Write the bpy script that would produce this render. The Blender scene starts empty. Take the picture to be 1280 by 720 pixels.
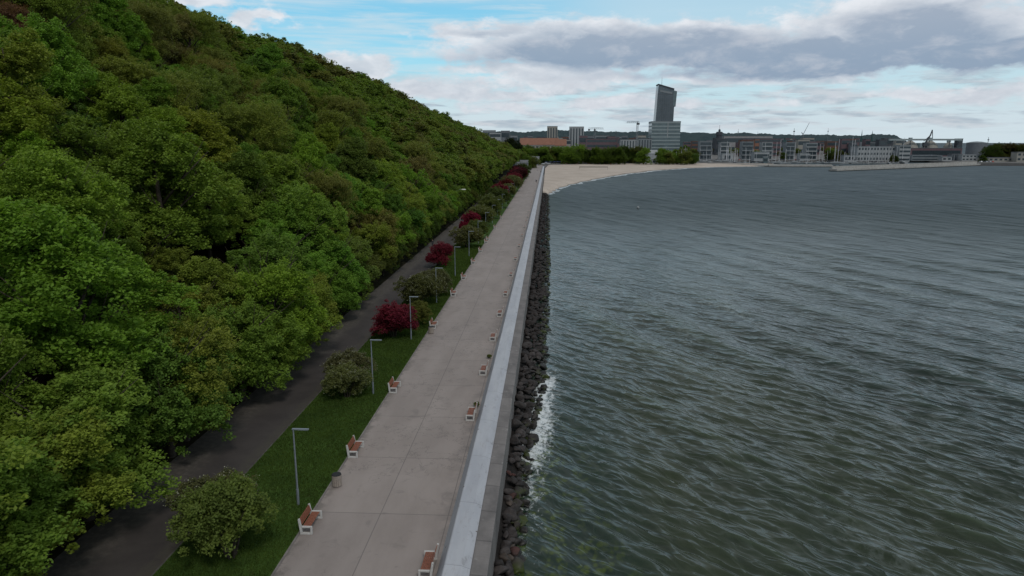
import bpy, math, random
import numpy as np
random.seed(7); rng = np.random.default_rng(11)
sc = bpy.context.scene
COL = sc.collection
R = math.radians

# ------------------------------------------------------------------ camera
F, CZ = 870.0, 24.5
PITCH = math.atan(182 / F); YAW = math.atan(46 * math.cos(PITCH) / F)
cam = bpy.data.cameras.new('camera'); cam.sensor_width = 36; cam.lens = 36 * F / 1280
cam.clip_end = 60000; cam.clip_start = 0.5
co = bpy.data.objects.new('camera', cam); COL.objects.link(co)
co.location = (0, 0, CZ); co.rotation_euler = (math.pi / 2 - PITCH, 0, YAW); sc.camera = co
_r = (math.cos(YAW), math.sin(YAW), 0.0)
_f = (-math.sin(YAW) * math.cos(PITCH), math.cos(YAW) * math.cos(PITCH), -math.sin(PITCH))
_u = (_r[1]*_f[2]-_r[2]*_f[1], _r[2]*_f[0]-_r[0]*_f[2], _r[0]*_f[1]-_r[1]*_f[0])
def ray(px, py):                      # survey helper: bearing measured in the photograph
    a, b = (px - 640) / F, -(py - 360) / F
    return tuple(_f[i] + _r[i]*a + _u[i]*b for i in range(3))
def ground(px, py, z=2.5):
    d = ray(px, py); t = (z - CZ) / d[2]; return d[0]*t, d[1]*t
def at_depth(px, py, Y):
    d = ray(px, py); t = Y / d[1]; return d[0]*t, CZ + d[2]*t
P = 2.5                               # promenade level above the sea

# ------------------------------------------------------------------ mesh helpers
def mesh_np(name, v, q, mats=None, midx=None, smooth=False):
    v = np.asarray(v, dtype=np.float32).reshape(-1, 3); q = np.asarray(q, dtype=np.int32)
    me = bpy.data.meshes.new(name); k = q.shape[1]
    me.vertices.add(len(v)); me.vertices.foreach_set('co', v.ravel())
    me.loops.add(q.size); me.loops.foreach_set('vertex_index', q.ravel())
    me.polygons.add(len(q)); me.polygons.foreach_set('loop_start', np.arange(0, q.size, k, dtype=np.int32))
    if smooth: me.polygons.foreach_set('use_smooth', np.ones(len(q), dtype=bool))
    for m in (mats or []): me.materials.append(m)
    if midx is not None: me.polygons.foreach_set('material_index', np.asarray(midx, dtype=np.int32))
    me.update(calc_edges=True); return me
def link(name, me, parent=None, loc=None):
    o = bpy.data.objects.new(name, me); COL.objects.link(o)
    if parent is not None: o.parent = parent
    if loc is not None: o.location = loc
    return o
def tag(o, label=None, cat=None, group=None, kind=None):
    if label: o['label'] = label
    if cat: o['category'] = cat
    if group: o['group'] = group
    if kind: o['kind'] = kind
    return o
def thing(name, label, cat, loc=(0,0,0), rz=0, group=None):
    o = bpy.data.objects.new(name, None); COL.objects.link(o)
    o.location = loc; o.rotation_euler = (0, 0, rz); o.empty_display_size = .3
    return tag(o, label, cat, group)
def copy_tree(src, parent=None):
    c = src.copy(); COL.objects.link(c); c.parent = parent
    for ch in list(src.children): copy_tree(ch, c)
    return c
class MB:
    def __init__(s): s.v = []; s.f = []
    def poly(s, pts, faces):
        b = len(s.v); s.v += [tuple(p) for p in pts]; s.f += [tuple(b+i for i in f) for f in faces]; return s
    def box(s, x0, x1, y0, y1, z0, z1):
        return s.poly([(x0,y0,z0),(x1,y0,z0),(x1,y1,z0),(x0,y1,z0),(x0,y0,z1),(x1,y0,z1),(x1,y1,z1),(x0,y1,z1)],
                      [(0,3,2,1),(4,5,6,7),(0,1,5,4),(1,2,6,5),(2,3,7,6),(3,0,4,7)])
    def prism(s, prof, a0, a1, axis='y'):   # profile of 2-D points swept along an axis
        n = len(prof)
        mk = {'y': lambda p, a: (p[0], a, p[1]), 'x': lambda p, a: (a, p[0], p[1]), 'z': lambda p, a: (p[0], p[1], a)}[axis]
        pts = [mk(p, a0) for p in prof] + [mk(p, a1) for p in prof]
        fs = [tuple(range(n))[::-1], tuple(range(n, 2*n))] + [(i, (i+1) % n, n+(i+1) % n, n+i) for i in range(n)]
        return s.poly(pts, fs)
    def tube(s, pts, rad, n=8, cap=True):
        if not hasattr(rad, '__len__'): rad = [rad] * len(pts)
        b = len(s.v); pts = [np.array(p, float) for p in pts]
        for i, p in enumerate(pts):
            d = pts[min(i+1, len(pts)-1)] - pts[max(i-1, 0)]; d /= (np.linalg.norm(d) + 1e-9)
            a = np.array([1., 0, 0]) if abs(d[0]) < .8 else np.array([0, 1., 0])
            u = np.cross(d, a); u /= np.linalg.norm(u); w = np.cross(d, u)
            for k in range(n):
                t = 2*math.pi*k/n; s.v.append(tuple(p + rad[i]*(math.cos(t)*u + math.sin(t)*w)))
        for i in range(len(pts)-1):
            for k in range(n):
                k2 = (k+1) % n; s.f.append((b+i*n+k, b+i*n+k2, b+(i+1)*n+k2, b+(i+1)*n+k))
        if cap:
            s.f.append(tuple(b+k for k in range(n))[::-1]); s.f.append(tuple(b+(len(pts)-1)*n+k for k in range(n)))
        return s
    def lathe(s, prof, n=16, c=(0,0,0)):
        return s.tube([(c[0], c[1], c[2]+z) for r, z in prof], [max(r, 1e-3) for r, z in prof], n)
    def rot(s, ang, axis='z'):
        c_, s_ = math.cos(ang), math.sin(ang)
        s.v = [((x*c_-y*s_, x*s_+y*c_, z) if axis == 'z' else (x*c_+z*s_, y, -x*s_+z*c_)) for x, y, z in s.v]; return s
    def build(s, name, mat, parent=None, bevel=0, smooth=False, loc=None):
        me = bpy.data.meshes.new(name); me.from_pydata(s.v, [], s.f)
        if mat: me.materials.append(mat)
        if smooth: me.polygons.foreach_set('use_smooth', [True]*len(me.polygons))
        me.update(); o = link(name, me, parent, loc)
        if bevel:
            m = o.modifiers.new('bevel', 'BEVEL'); m.width = bevel; m.segments = 2; m.limit_method = 'ANGLE'
        return o

# ------------------------------------------------------------------ node helpers
class E:                               # tiny expression wrapper over Math nodes
    def __init__(s, nt, sock): s.nt = nt; s.s = sock
    def _m(s, op, *a, clamp=False):
        n = s.nt.nodes.new('ShaderNodeMath'); n.operation = op; n.use_clamp = clamp
        for i, x in enumerate((s,) + a):
            if isinstance(x, E): s.nt.links.new(x.s, n.inputs[i])
            else: n.inputs[i].default_value = x
        return E(s.nt, n.outputs[0])
    def __add__(s, o): return s._m('ADD', o)
    __radd__ = __add__
    def __mul__(s, o): return s._m('MULTIPLY', o)
    __rmul__ = __mul__
    def __sub__(s, o): return s._m('SUBTRACT', o)
    def __rsub__(s, o): return (s * -1) + o
    def __truediv__(s, o): return s._m('DIVIDE', o)
    def __neg__(s): return s * -1
    def f(s, op, *a): return s._m(op, *a)
    def clamp(s): return s._m('ADD', 0.0, clamp=True)
    def pw(s, e): return s._m('POWER', e)
    def ss(s, a, b):                   # smoothstep(a, b, self)
        n = s.nt.nodes.new('ShaderNodeMapRange'); n.interpolation_type = 'SMOOTHSTEP'
        s.nt.links.new(s.s, n.inputs['Value']); n.inputs['From Min'].default_value = a; n.inputs['From Max'].default_value = b
        return E(s.nt, n.outputs['Result'])
def vec(nt, x, y, z=0.0):
    n = nt.nodes.new('ShaderNodeCombineXYZ')
    for i, a in enumerate((x, y, z)):
        if isinstance(a, E): nt.links.new(a.s, n.inputs[i])
        else: n.inputs[i].default_value = a
    return n.outputs[0]
def sep(nt, sock):
    n = nt.nodes.new('ShaderNodeSeparateXYZ'); nt.links.new(sock, n.inputs[0]); return [E(nt, o) for o in n.outputs]
def noise(nt, v, scale=1.0, detail=4, rough=.55, dist=0.0, out='Fac'):
    n = nt.nodes.new('ShaderNodeTexNoise'); nt.links.new(v, n.inputs['Vector'])
    n.inputs['Scale'].default_value = scale; n.inputs['Detail'].default_value = detail
    n.inputs['Roughness'].default_value = rough; n.inputs['Distortion'].default_value = dist
    return E(nt, n.outputs[0]) if out == 'Fac' else n.outputs['Color']
def mixc(nt, fac, a, b, mode='MIX'):
    n = nt.nodes.new('ShaderNodeMix'); n.data_type = 'RGBA'; n.blend_type = mode
    for i, x in ((0, fac), (6, a), (7, b)):
        if isinstance(x, E): nt.links.new(x.s, n.inputs[i])
        elif isinstance(x, bpy.types.NodeSocket): nt.links.new(x, n.inputs[i])
        elif isinstance(x, (tuple, list)): n.inputs[i].default_value = (x[0], x[1], x[2], 1)
        else: n.inputs[i].default_value = x
    return n.outputs[2]
def new_mat(name):
    m = bpy.data.materials.new(name); m.use_nodes = True; nt = m.node_tree
    return m, nt, nt.nodes['Principled BSDF']
def pos(nt): return nt.nodes.new('ShaderNodeNewGeometry').outputs['Position']
def objc(nt): return nt.nodes.new('ShaderNodeTexCoord').outputs['Object']
def setin(nt, bs, name, val):
    if isinstance(val, E): nt.links.new(val.s, bs.inputs[name])
    elif isinstance(val, bpy.types.NodeSocket): nt.links.new(val, bs.inputs[name])
    elif isinstance(val, tuple): bs.inputs[name].default_value = (*val, 1)
    else: bs.inputs[name].default_value = val
def bump(nt, bs, h, strength=.3, dist=.05):
    b = nt.nodes.new('ShaderNodeBump'); b.inputs['Strength'].default_value = strength; b.inputs['Distance'].default_value = dist
    nt.links.new(h.s, b.inputs['Height']); nt.links.new(b.outputs[0], bs.inputs['Normal'])
def simple(name, col, rough=.7, var=.25, scale=2.0, metal=0.0, bmp=.15, world=True):
    m, nt, bs = new_mat(name); v = pos(nt) if world else objc(nt)
    n = noise(nt, v, scale, 5, .6); n2 = noise(nt, v, scale*7, 3)
    k = (n*.7 + n2*.3).ss(.3, .7)
    lo = tuple(c*(1-var) for c in col); hi = tuple(min(1, c*(1+var)) for c in col)
    setin(nt, bs, 'Base Color', mixc(nt, k, lo, hi)); bs.inputs['Roughness'].default_value = rough; bs.inputs['Metallic'].default_value = metal; bs.inputs['Specular IOR Level'].default_value = .5 if rough < .5 else .15
    if bmp: bump(nt, bs, n2, bmp, .02)
    return m

# ------------------------------------------------------------------ world: sky with cloud banks
SUN_EL, SUN_AZ = 50, 155               # azimuth clockwise from +Y
w = bpy.data.worlds.new('World'); sc.world = w; w.use_nodes = True; nt = w.node_tree
bg = nt.nodes['Background']; bg.inputs['Strength'].default_value = .1
sky = nt.nodes.new('ShaderNodeTexSky'); sky.sky_type = 'NISHITA'; sky.sun_disc = False
sky.sun_elevation = R(SUN_EL); sky.sun_rotation = R(SUN_AZ); sky.air_density = 1.2; sky.dust_density = .6; sky.ozone_density = 2
tc = nt.nodes.new('ShaderNodeTexCoord').outputs['Generated']
dx, dy, dz = sep(nt, tc)
U = dx.f('ARCTAN2', dy) * 870.0        # 870 units per radian of azimuth from the +Y direction
V = dz.f('ARCSINE') * 870.0            # the same for elevation
wn = noise(nt, vec(nt, U/70., V/30., 3.1), 1.0, 5, .55); wn2 = noise(nt, vec(nt, U/70., V/30., 9.7), 1.0, 5, .55)
Uw = U + (wn-.5)*120; Vw = V + (wn2-.5)*34
def blob(u, v, ru, rv, a=1.0, up=1.0):   # soft ellipse with a flatter underside
    du = (Uw-u)/ru; dv = (Vw-v)/rv; dn = dv.f('MINIMUM', 0.0)*1.5; dp = dv.f('MAXIMUM', 0.0)*up
    return ((du*du + dn*dn + dp*dp)*-1.0).f('EXPONENT') * a
def mx(l):
    o = l[0]
    for x in l[1:]: o = o.f('MAXIMUM', x)
    return o
def fbm(su, sv, z, det=7, r=.6, dist=.25, dv=0.0): return noise(nt, vec(nt, U/su, (V+dv)/sv, z), 1.0, det, r, dist)
banks = mx([blob(110, 108, 270, 34, 1.15), blob(-70, 126, 150, 18, .8), blob(400, 114, 150, 42, 1.05), blob(420, 84, 340, 26, 1.05), blob(620, 88, 140, 34, 1.0), blob(300, 96, 200, 26, 1.0)])
puffs = mx([blob(20, 74, 120, 24, .85), blob(-245, 84, 66, 22, 1.05), blob(-150, 58, 170, 24, .85), blob(-70, 84, 80, 22, .75), blob(190, 74, 280, 20, .72), blob(-340, 126, 26, 18, .8), blob(-410, 152, 90, 20, .8),
            blob(480, 50, 320, 16, .68), blob(150, 46, 240, 15, .62), blob(-60, 40, 160, 12, .6), blob(640, 54, 140, 16, .7)])
high = V.ss(215, 420)
n0 = fbm(95., 38., 1.7); n1 = fbm(95., 38., 1.7, dv=11.); n2 = fbm(34., 17., 6.3, 5)
env = banks.f('MAXIMUM', puffs)
raw = env + (n0-.5)*1.25 + (n2-.5)*.7; rawup = env + (n1-.5)*1.25
dens = raw.ss(.29, .66); thick = raw.ss(.55, 1.15)
lit = ((raw - rawup)*2.2 + .5).clamp()                 # towards the light above: brighter
# clear sky, veiled by thin streaks, whitening to the horizon
clear = mixc(nt, 1.0, sky.outputs[0], (.60, 1.10, 1.25), 'MULTIPLY')
clear = mixc(nt, .70, clear, mixc(nt, V.ss(40, 180), (4.6, 7.6, 8.9), (2.3, 6.1, 8.5)))
st = fbm(150., 13., 5.5, 6, .6, .3)
veil = mx([V.ss(95, 20)*.92, st.ss(.42, .68)*.6*V.ss(10, 60), V.ss(150, 178)*fbm(200., 20., 2.9, 5).ss(.34, .54)*.9, U.ss(-100, 120)*.55, U.ss(-350, -560)*.8])
clearv = mixc(nt, veil.clamp(), clear, mixc(nt, st, (5.9, 7.0, 7.7), (6.8, 7.6, 8.1)))
# broken low cloud bands in front of the pale horizon
lb = fbm(70., 9., 12.2, 6, .62, .3).ss(.42, .6)*V.ss(6, 22)*V.ss(90, 56)
clearv = mixc(nt, lb*.8, clearv, mixc(nt, fbm(40., 7., 3.3, 4).ss(.35, .65), (3.7, 4.5, 5.3), (5.9, 6.2, 6.7)))
white = mixc(nt, n2.ss(.3, .7), (6.2, 6.6, 7.2), (8.3, 8.5, 8.9)); shade = mixc(nt, V.ss(140, 80), (3.5, 4.1, 5.1), (2.7, 3.5, 4.7))
dark = (thick*(1.05 - lit*.85)*(banks.ss(.1, .5)*.55+.45) + banks.ss(.5, .95)*dens*.45 + banks.ss(.2, .6)*V.ss(118, 88)*.7 + V.ss(110, 40)*.15).clamp()
body = mixc(nt, dark, white, shade)
body = mixc(nt, fbm(48., 20., 8.8, 5).ss(.46, .74)*.55, body, (5.9, 6.1, 6.7))
skyc = mixc(nt, dens*.93, clearv, body)
zen = fbm(300., 120., 4.4, 4)
skyc = mixc(nt, high*.95, skyc, mixc(nt, zen.ss(.35, .65), (2.7, 3.2, 3.8), (5.0, 5.2, 5.5)))
nt.links.new(skyc, bg.inputs['Color'])

sun = bpy.data.lights.new('sun', 'SUN'); sun.energy = 1.35; sun.angle = R(12); sun.color = (1, .95, .88)
so = bpy.data.objects.new('sun', sun); COL.objects.link(so)
so.rotation_euler = (R(90-SUN_EL), 0, R(180-SUN_AZ)); so.location = (50, -50, 100)
sc.view_settings.view_transform = 'Standard'; sc.view_settings.look = 'None'; sc.view_settings.exposure = 0
sc.cycles.max_bounces = 6; sc.cycles.diffuse_bounces = 3; sc.cycles.transparent_max_bounces = 4
sc.cycles.use_adaptive_sampling = True

# ------------------------------------------------------------------ materials
def leaf_mat(name, hue_from_object=True, col=(.05,.1,.02), rnd=.3, trans=.42):
    m, nt, bs = new_mat(name)
    oi = nt.nodes.new('ShaderNodeObjectInfo')
    base = oi.outputs['Color'] if hue_from_object else None
    r = E(nt, oi.outputs['Random'])
    c = mixc(nt, 1.0, base if base else col, (1, 1, 1), 'MULTIPLY')
    if not hue_from_object:
        cr = nt.nodes.new('ShaderNodeValToRGB'); nt.links.new(r.s, cr.inputs[0]); e = cr.color_ramp; e.interpolation = 'LINEAR'
        e.elements[0].position = 0; e.elements[0].color = (*col, 1); e.elements[1].position = 1; e.elements[1].color = (*col, 1)
        c = cr.outputs[0]
        pal = [(.116,.196,.036), (.140,.206,.040), (.100,.172,.034), (.138,.172,.046), (.124,.220,.038), (.138,.140,.058), (.108,.184,.038)]
        for i, pc in enumerate(pal):
            if i == 0: e.elements[0].color = (*pc, 1)
            elif i == len(pal)-1: e.elements[1].color = (*pc, 1)
            else: x = e.elements.new(i/(len(pal)-1)); x.color = (*pc, 1)
    p = pos(nt)
    n1 = noise(nt, p, .55, 4, .6); n2 = noise(nt, p, 3.0, 3, .6)
    k = (n1*.55 + n2*.45).ss(.32, .68)
    c = mixc(nt, k, mixc(nt, 1.0, c, (.82, .76, .74), 'MULTIPLY'), mixc(nt, 1.0, c, (1.42, 1.24, 1.0), 'MULTIPLY'))
    setin(nt, bs, 'Base Color', c); bs.inputs['Roughness'].default_value = .6; bs.inputs['Specular IOR Level'].default_value = .12
    tr = nt.nodes.new('ShaderNodeBsdfTranslucent'); nt.links.new(mixc(nt, 1.0, c, (1.3, 1.35, .8), 'MULTIPLY'), tr.inputs[0])
    mx = nt.nodes.new('ShaderNodeMixShader'); mx.inputs[0].default_value = trans
    nt.links.new(bs.outputs[0], mx.inputs[1]); nt.links.new(tr.outputs[0], mx.inputs[2])
    nt.links.new(mx.outputs[0], nt.nodes['Material Output'].inputs['Surface'])
    return m
M = {}
M['leaf'] = leaf_mat('foliage'); M['leaf_far'] = leaf_mat('foliage_far', False)
M['blossom'] = simple('blossom', (.25,.26,.19), .7, .2, 9, bmp=0)
M['bark'] = simple('bark', (.045,.036,.028), .9, .4, 6, bmp=.5)
M['wood'] = simple('bench_wood', (.20,.075,.045), .55, .3, 9, world=False)
M['bench_white'] = simple('bench_concrete', (.44,.43,.415), .7, .15, 8, world=False)
M['steel'] = simple('galvanised_steel', (.24,.27,.30), .45, .15, 4, .6, .05)
M['dark'] = simple('dark_metal', (.02,.02,.022), .5, .3, 5)
M['lampglass'] = simple('lamp_glass', (.6,.62,.62), .3, .05, 5)
M['bin'] = simple('bin_slats', (.27,.23,.20), .8, .2, 7, world=False)

# concrete promenade with slab joints and stains
def promenade_mat():
    m, nt, bs = new_mat('promenade_concrete'); p = pos(nt); x, y, z = sep(nt, p)
    big = noise(nt, vec(nt, x/2.2, y/6.5), 1, 5, .6); fine = noise(nt, p, 9, 4, .7); mid = noise(nt, p, .7, 6, .65, .8)
    yy = (y/7.6).f('FRACT'); j1 = (yy-.5).f('ABSOLUTE').ss(.494, .499)
    xx = ((x+14.05)/4.12).f('FRACT'); j2 = (xx-.5).f('ABSOLUTE').ss(.490, .498)
    # each bay of concrete a slightly different tone
    wn = nt.nodes.new('ShaderNodeTexWhiteNoise'); wn.noise_dimensions = '2D'
    nt.links.new(vec(nt, ((x+14.05)/4.12).f('FLOOR'), (y/7.6).f('FLOOR')), wn.inputs['Vector'])
    bay = E(nt, wn.outputs['Value'])
    c = mixc(nt, big.ss(.3, .7), (.222,.188,.170), (.275,.236,.216))
    c = mixc(nt, bay*.22, c, (.160,.138,.130)); c = mixc(nt, (fine.ss(.35, .75))*.22, c, (.26,.235,.22))
    c = mixc(nt, mid.ss(.54, .72)*.35, c, (.10,.088,.082))
    crack = (noise(nt, p, .55, 8, .6)-.5).f('ABSOLUTE').ss(.006, .001)*noise(nt, p, .13, 2).ss(.47, .55)
    st = noise(nt, vec(nt, x/.5, y/.35), 1, 2).ss(.70, .78)
    edge = x.ss(-13.2, -14.05)*noise(nt, p, 1.4, 5).ss(.4, .6)
    c = mixc(nt, edge*.55, c, (.075,.068,.055)); c = mixc(nt, st*.35, c, (.10,.09,.085)); c = mixc(nt, crack*.7, c, (.06,.055,.05))
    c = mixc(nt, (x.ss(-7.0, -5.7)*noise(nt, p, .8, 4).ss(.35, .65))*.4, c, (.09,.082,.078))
    c = mixc(nt, (j1.f('MAXIMUM', j2))*.6, c, (.07,.062,.058))
    setin(nt, bs, 'Base Color', c); setin(nt, bs, 'Roughness', .75)
    bump(nt, bs, fine - j1*.8 - j2*.8, .25, .02); return m
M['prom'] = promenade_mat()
def path_mat():
    m, nt, bs = new_mat('path_asphalt'); p = pos(nt); x, y, z = sep(nt, p)
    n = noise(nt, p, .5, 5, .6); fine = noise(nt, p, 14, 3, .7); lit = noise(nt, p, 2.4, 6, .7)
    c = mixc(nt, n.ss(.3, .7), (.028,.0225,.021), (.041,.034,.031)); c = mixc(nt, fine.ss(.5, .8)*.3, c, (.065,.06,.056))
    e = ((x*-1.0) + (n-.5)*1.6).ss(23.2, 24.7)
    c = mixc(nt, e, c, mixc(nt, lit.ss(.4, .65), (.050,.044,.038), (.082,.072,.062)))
    e2 = (x + n*1.0).ss(-20.9, -20.3)
    c = mixc(nt, e2*lit.ss(.35, .6), c, (.045,.04,.03))
    lf = lit.ss(.62, .75)*(x*-1.0).ss(24.2, 26.2); c = mixc(nt, lf*.7, c, (.05,.035,.02))
    setin(nt, bs, 'Base Color', c); setin(nt, bs, 'Roughness', .85); bump(nt, bs, fine, .3, .02); return m
M['path'] = path_mat()
def lawn_mat(dark=1.0, name='lawn_soil'):
    m, nt, bs = new_mat(name); p = pos(nt); x, y, z = sep(nt, p)
    n = noise(nt, p, .35, 5, .65); f = noise(nt, p, 5, 5, .7)
    d = dark
    c = mixc(nt, (n*.6+f*.4).ss(.35, .65), (.026*d,.052*d,.012*d), (.052*d,.096*d,.020*d))
    c = mixc(nt, noise(nt, p, .9, 5, .7).ss(.60, .72)*.6, c, (.045,.036,.022))
    setin(nt, bs, 'Base Color', c); setin(nt, bs, 'Roughness', .9); bs.inputs['Specular IOR Level'].default_value = .05; bump(nt, bs, f, .6, .06); return m
M['lawn'] = lawn_mat()
def forest_floor():
    m, nt, bs = new_mat('leaf_litter'); p = pos(nt)
    n = noise(nt, p, .4, 6, .7); c = mixc(nt, n.ss(.35, .65), (.008,.010,.004), (.022,.019,.011))
    setin(nt, bs, 'Base Color', c); setin(nt, bs, 'Roughness', .95); bs.inputs['Specular IOR Level'].default_value = .05; return m
M['floor'] = forest_floor()

# ------------------------------------------------------------------ terrain: promenade strip
def sheet(name, xs, ys, zf, mat, kind='structure', smooth=True, parent=None):
    xs = np.asarray(xs, float); ys = np.asarray(ys, float); X, Y = np.meshgrid(xs, ys)
    Z = zf(X, Y) if callable(zf) else np.full_like(X, zf)
    nx, ny = len(xs), len(ys); i = np.arange(nx*ny).reshape(ny, nx)
    q = np.stack([i[:-1,:-1], i[:-1,1:], i[1:,1:], i[1:,:-1]], -1).reshape(-1, 4)
    o = link(name, mesh_np(name, np.stack([X, Y, Z], -1), q, [mat], smooth=smooth), parent)
    if kind: o['kind'] = kind
    return o
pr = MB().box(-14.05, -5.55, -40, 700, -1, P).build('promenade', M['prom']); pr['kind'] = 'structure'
kb = MB().box(-14.17, -14.052, -40, 560, 1.0, P+.012)
o = kb.build('kerb', simple('kerb_stone', (.17,.155,.145), .8, .3, 1.5)); o['kind'] = 'structure'
kb = MB().box(-20.42, -20.3, -40, 560, 1.0, P-.02)
o = kb.build('kerb', simple('path_kerb_stone', (.075,.07,.066), .8, .3, 1.5)); o['kind'] = 'structure'
sheet('path', np.linspace(-27.4, -20.42, 12), np.linspace(-40, 560, 120), lambda X, Y: P-.06+.02*np.sin(X*2), M['path'])
lz = lambda X, Y: P-.01 + .10*np.sin((X+20.3)/6.15*math.pi) + .02*np.sin(X*1.7+Y*.6)*np.sin((X+20.3)/6.15*math.pi)
sheet('lawn', np.linspace(-20.3, -14.17, 24), np.linspace(-40, 560, 900), lz, M['lawn'])
# grass blades in the near lawn
def blades(n, x0, x1, y0, y1, h, wd, zf):
    y = y0 + (y1-y0)*rng.random(n)**1.6; x = rng.uniform(x0, x1, n); a = rng.uniform(0, 2*math.pi, n)
    hh = h*rng.uniform(.5, 1.5, n)*(1 + (y-y0)/80.); ww = wd*rng.uniform(.6, 1.4, n)*(1+(y-y0)/60.)
    z = zf(x, y); lx, ly = rng.normal(0, .5, n)*hh, rng.normal(0, .5, n)*hh
    c, s = np.cos(a)*ww, np.sin(a)*ww
    v = np.stack([np.stack([x-c, y-s, z-.01], -1), np.stack([x+c, y+s, z-.01], -1),
                  np.stack([x+c*.2+lx, y+s*.2+ly, z+hh], -1), np.stack([x-c*.2+lx, y-s*.2+ly, z+hh], -1)], 1)
    return v.reshape(-1, 3), np.arange(4*n).reshape(-1, 4)
v, q = blades(150000, -20.25, -14.2, 27, 150, .07, .022, lz)
gm = leaf_mat('grass_blades'); g = link('grass', mesh_np('grass', v, q, [gm]))
g.color = (.050, .092, .020, 1); tag(g, 'short green grass growing on the lawn strip beside the promenade', 'grass', kind='stuff')

# ------------------------------------------------------------------ sea wall
wall = thing('seawall', 'long pale sea wall with a sloped white top running along the promenade', 'sea wall', (-4, 0, P))
def wall_paint():
    m, nt, bs = new_mat('seawall_paint'); p = pos(nt); x, y, z = sep(nt, p)
    n = noise(nt, vec(nt, x*1.2, y/5.), 1, 5, .6); f = noise(nt, p, 3, 5, .7); s2 = noise(nt, vec(nt, x*2.5, y/1.1), 1, 6, .7, .5)
    c = mixc(nt, n.ss(.3, .7), (.315,.325,.355), (.385,.395,.420))
    c = mixc(nt, s2.ss(.54, .70)*(x.ss(-4.7, -3.7))*.85, c, (.15,.145,.14))
    c = mixc(nt, f.ss(.58, .72)*.45, c, (.20,.19,.185)); c = mixc(nt, noise(nt, vec(nt, x*3., y*.6, 3.), 1, 6, .7).ss(.56, .66)*.3, c, (.22,.20,.18))
    j = (((y/6.3).f('FRACT'))-.5).f('ABSOLUTE').ss(.496, .4992)
    wn = nt.nodes.new('ShaderNodeTexWhiteNoise'); wn.noise_dimensions = '1D'; nt.links.new((y/6.3).f('FLOOR').s, wn.inputs['W'])
    c = mixc(nt, E(nt, wn.outputs['Value'])*.25, c, (.26,.27,.30))
    spot = noise(nt, p, 1.9, 1).ss(.765, .79); c = mixc(nt, spot, c, (.09,.06,.045))
    c = mixc(nt, j*.7, c, (.10,.10,.10))
    setin(nt, bs, 'Base Color', c); setin(nt, bs, 'Roughness', .6); bump(nt, bs, f, .1, .02); return m
def ledge_mat():
    m, nt, bs = new_mat('weathered_ledge'); p = pos(nt); x, y, z = sep(nt, p)
    n = noise(nt, vec(nt, x*.9, y*.5), 1, 6, .65); f = noise(nt, vec(nt, x*1.5, y*11), 1, 4, .7)
    c = mixc(nt, n.ss(.3, .7), (.095,.088,.086), (.175,.160,.155)); c = mixc(nt, f.ss(.4, .7)*.45, c, (.085,.078,.075))
    j = (((y/3.1).f('FRACT'))-.5).f('ABSOLUTE').ss(.475, .495)
    wn = nt.nodes.new('ShaderNodeTexWhiteNoise'); wn.noise_dimensions = '1D'; nt.links.new((y/3.1).f('FLOOR').s, wn.inputs['W'])
    c = mixc(nt, E(nt, wn.outputs['Value'])*.35, c, (.20,.185,.175)); c = mixc(nt, j*.6, c, (.055,.05,.05))
    c = mixc(nt, noise(nt, p, .9, 5, .7).ss(.60, .7)*.5, c, (.30,.29,.28))
    setin(nt, bs, 'Base Color', c); setin(nt, bs, 'Roughness', .85); bump(nt, bs, f - j, .35, .02); return m
M['wall'] = wall_paint(); M['ledge'] = ledge_mat()
Y0, Y1 = -40, 640
MB().prism([(-5.60, P-1), (-5.60, P), (-5.08, P+1.02), (-5.02, P+1.05), (-4.2, P+.98), (-3.74, P+.80), (-3.74, P-1)], Y0, Y1).build('parapet', M['wall'], wall, loc=(4, 0, -P))
MB().prism([(-3.735, P-2.3), (-3.735, P+.80), (-3.70, P+.83), (-2.92, P+.76), (-2.86, P+.72), (-2.86, P-2.3)], Y0, 470).build('ledge', M['ledge'], wall, loc=(4, 0, -P))

# ------------------------------------------------------------------ hillside
XF = -26.2
def gY(Y): return np.interp(Y, [-50, 330, 400, 470, 540, 590, 630, 670, 720], [1, 1, .93, .84, .72, .55, .36, .15, 0.0])
def crestd(Y): return np.interp(Y, [-50, 330, 450, 560, 620, 660, 720], [78, 78, 76, 64, 42, 28, 20])
def hillz(X, Y):
    d = np.maximum(0, XF - 1.2 - X); c = crestd(Y); t = np.clip(d/c, 0, 1.0)
    base = 47*gY(Y)*(t*.80 + .20*np.sin(t*math.pi/2))
    over = np.maximum(0, d-c)
    return P - .08 + base + over*.04 + .9*np.sin(X*.13+Y*.05)*np.clip(d/15, 0, 1) + .5*np.sin(Y*.21+X*.07)*np.clip(d/10, 0, 1)
sheet('hillside', np.concatenate([np.linspace(-420, -120, 16), np.linspace(-116, XF-.01, 70)]), np.linspace(-60, 780, 200), hillz, M['floor'])

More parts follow.
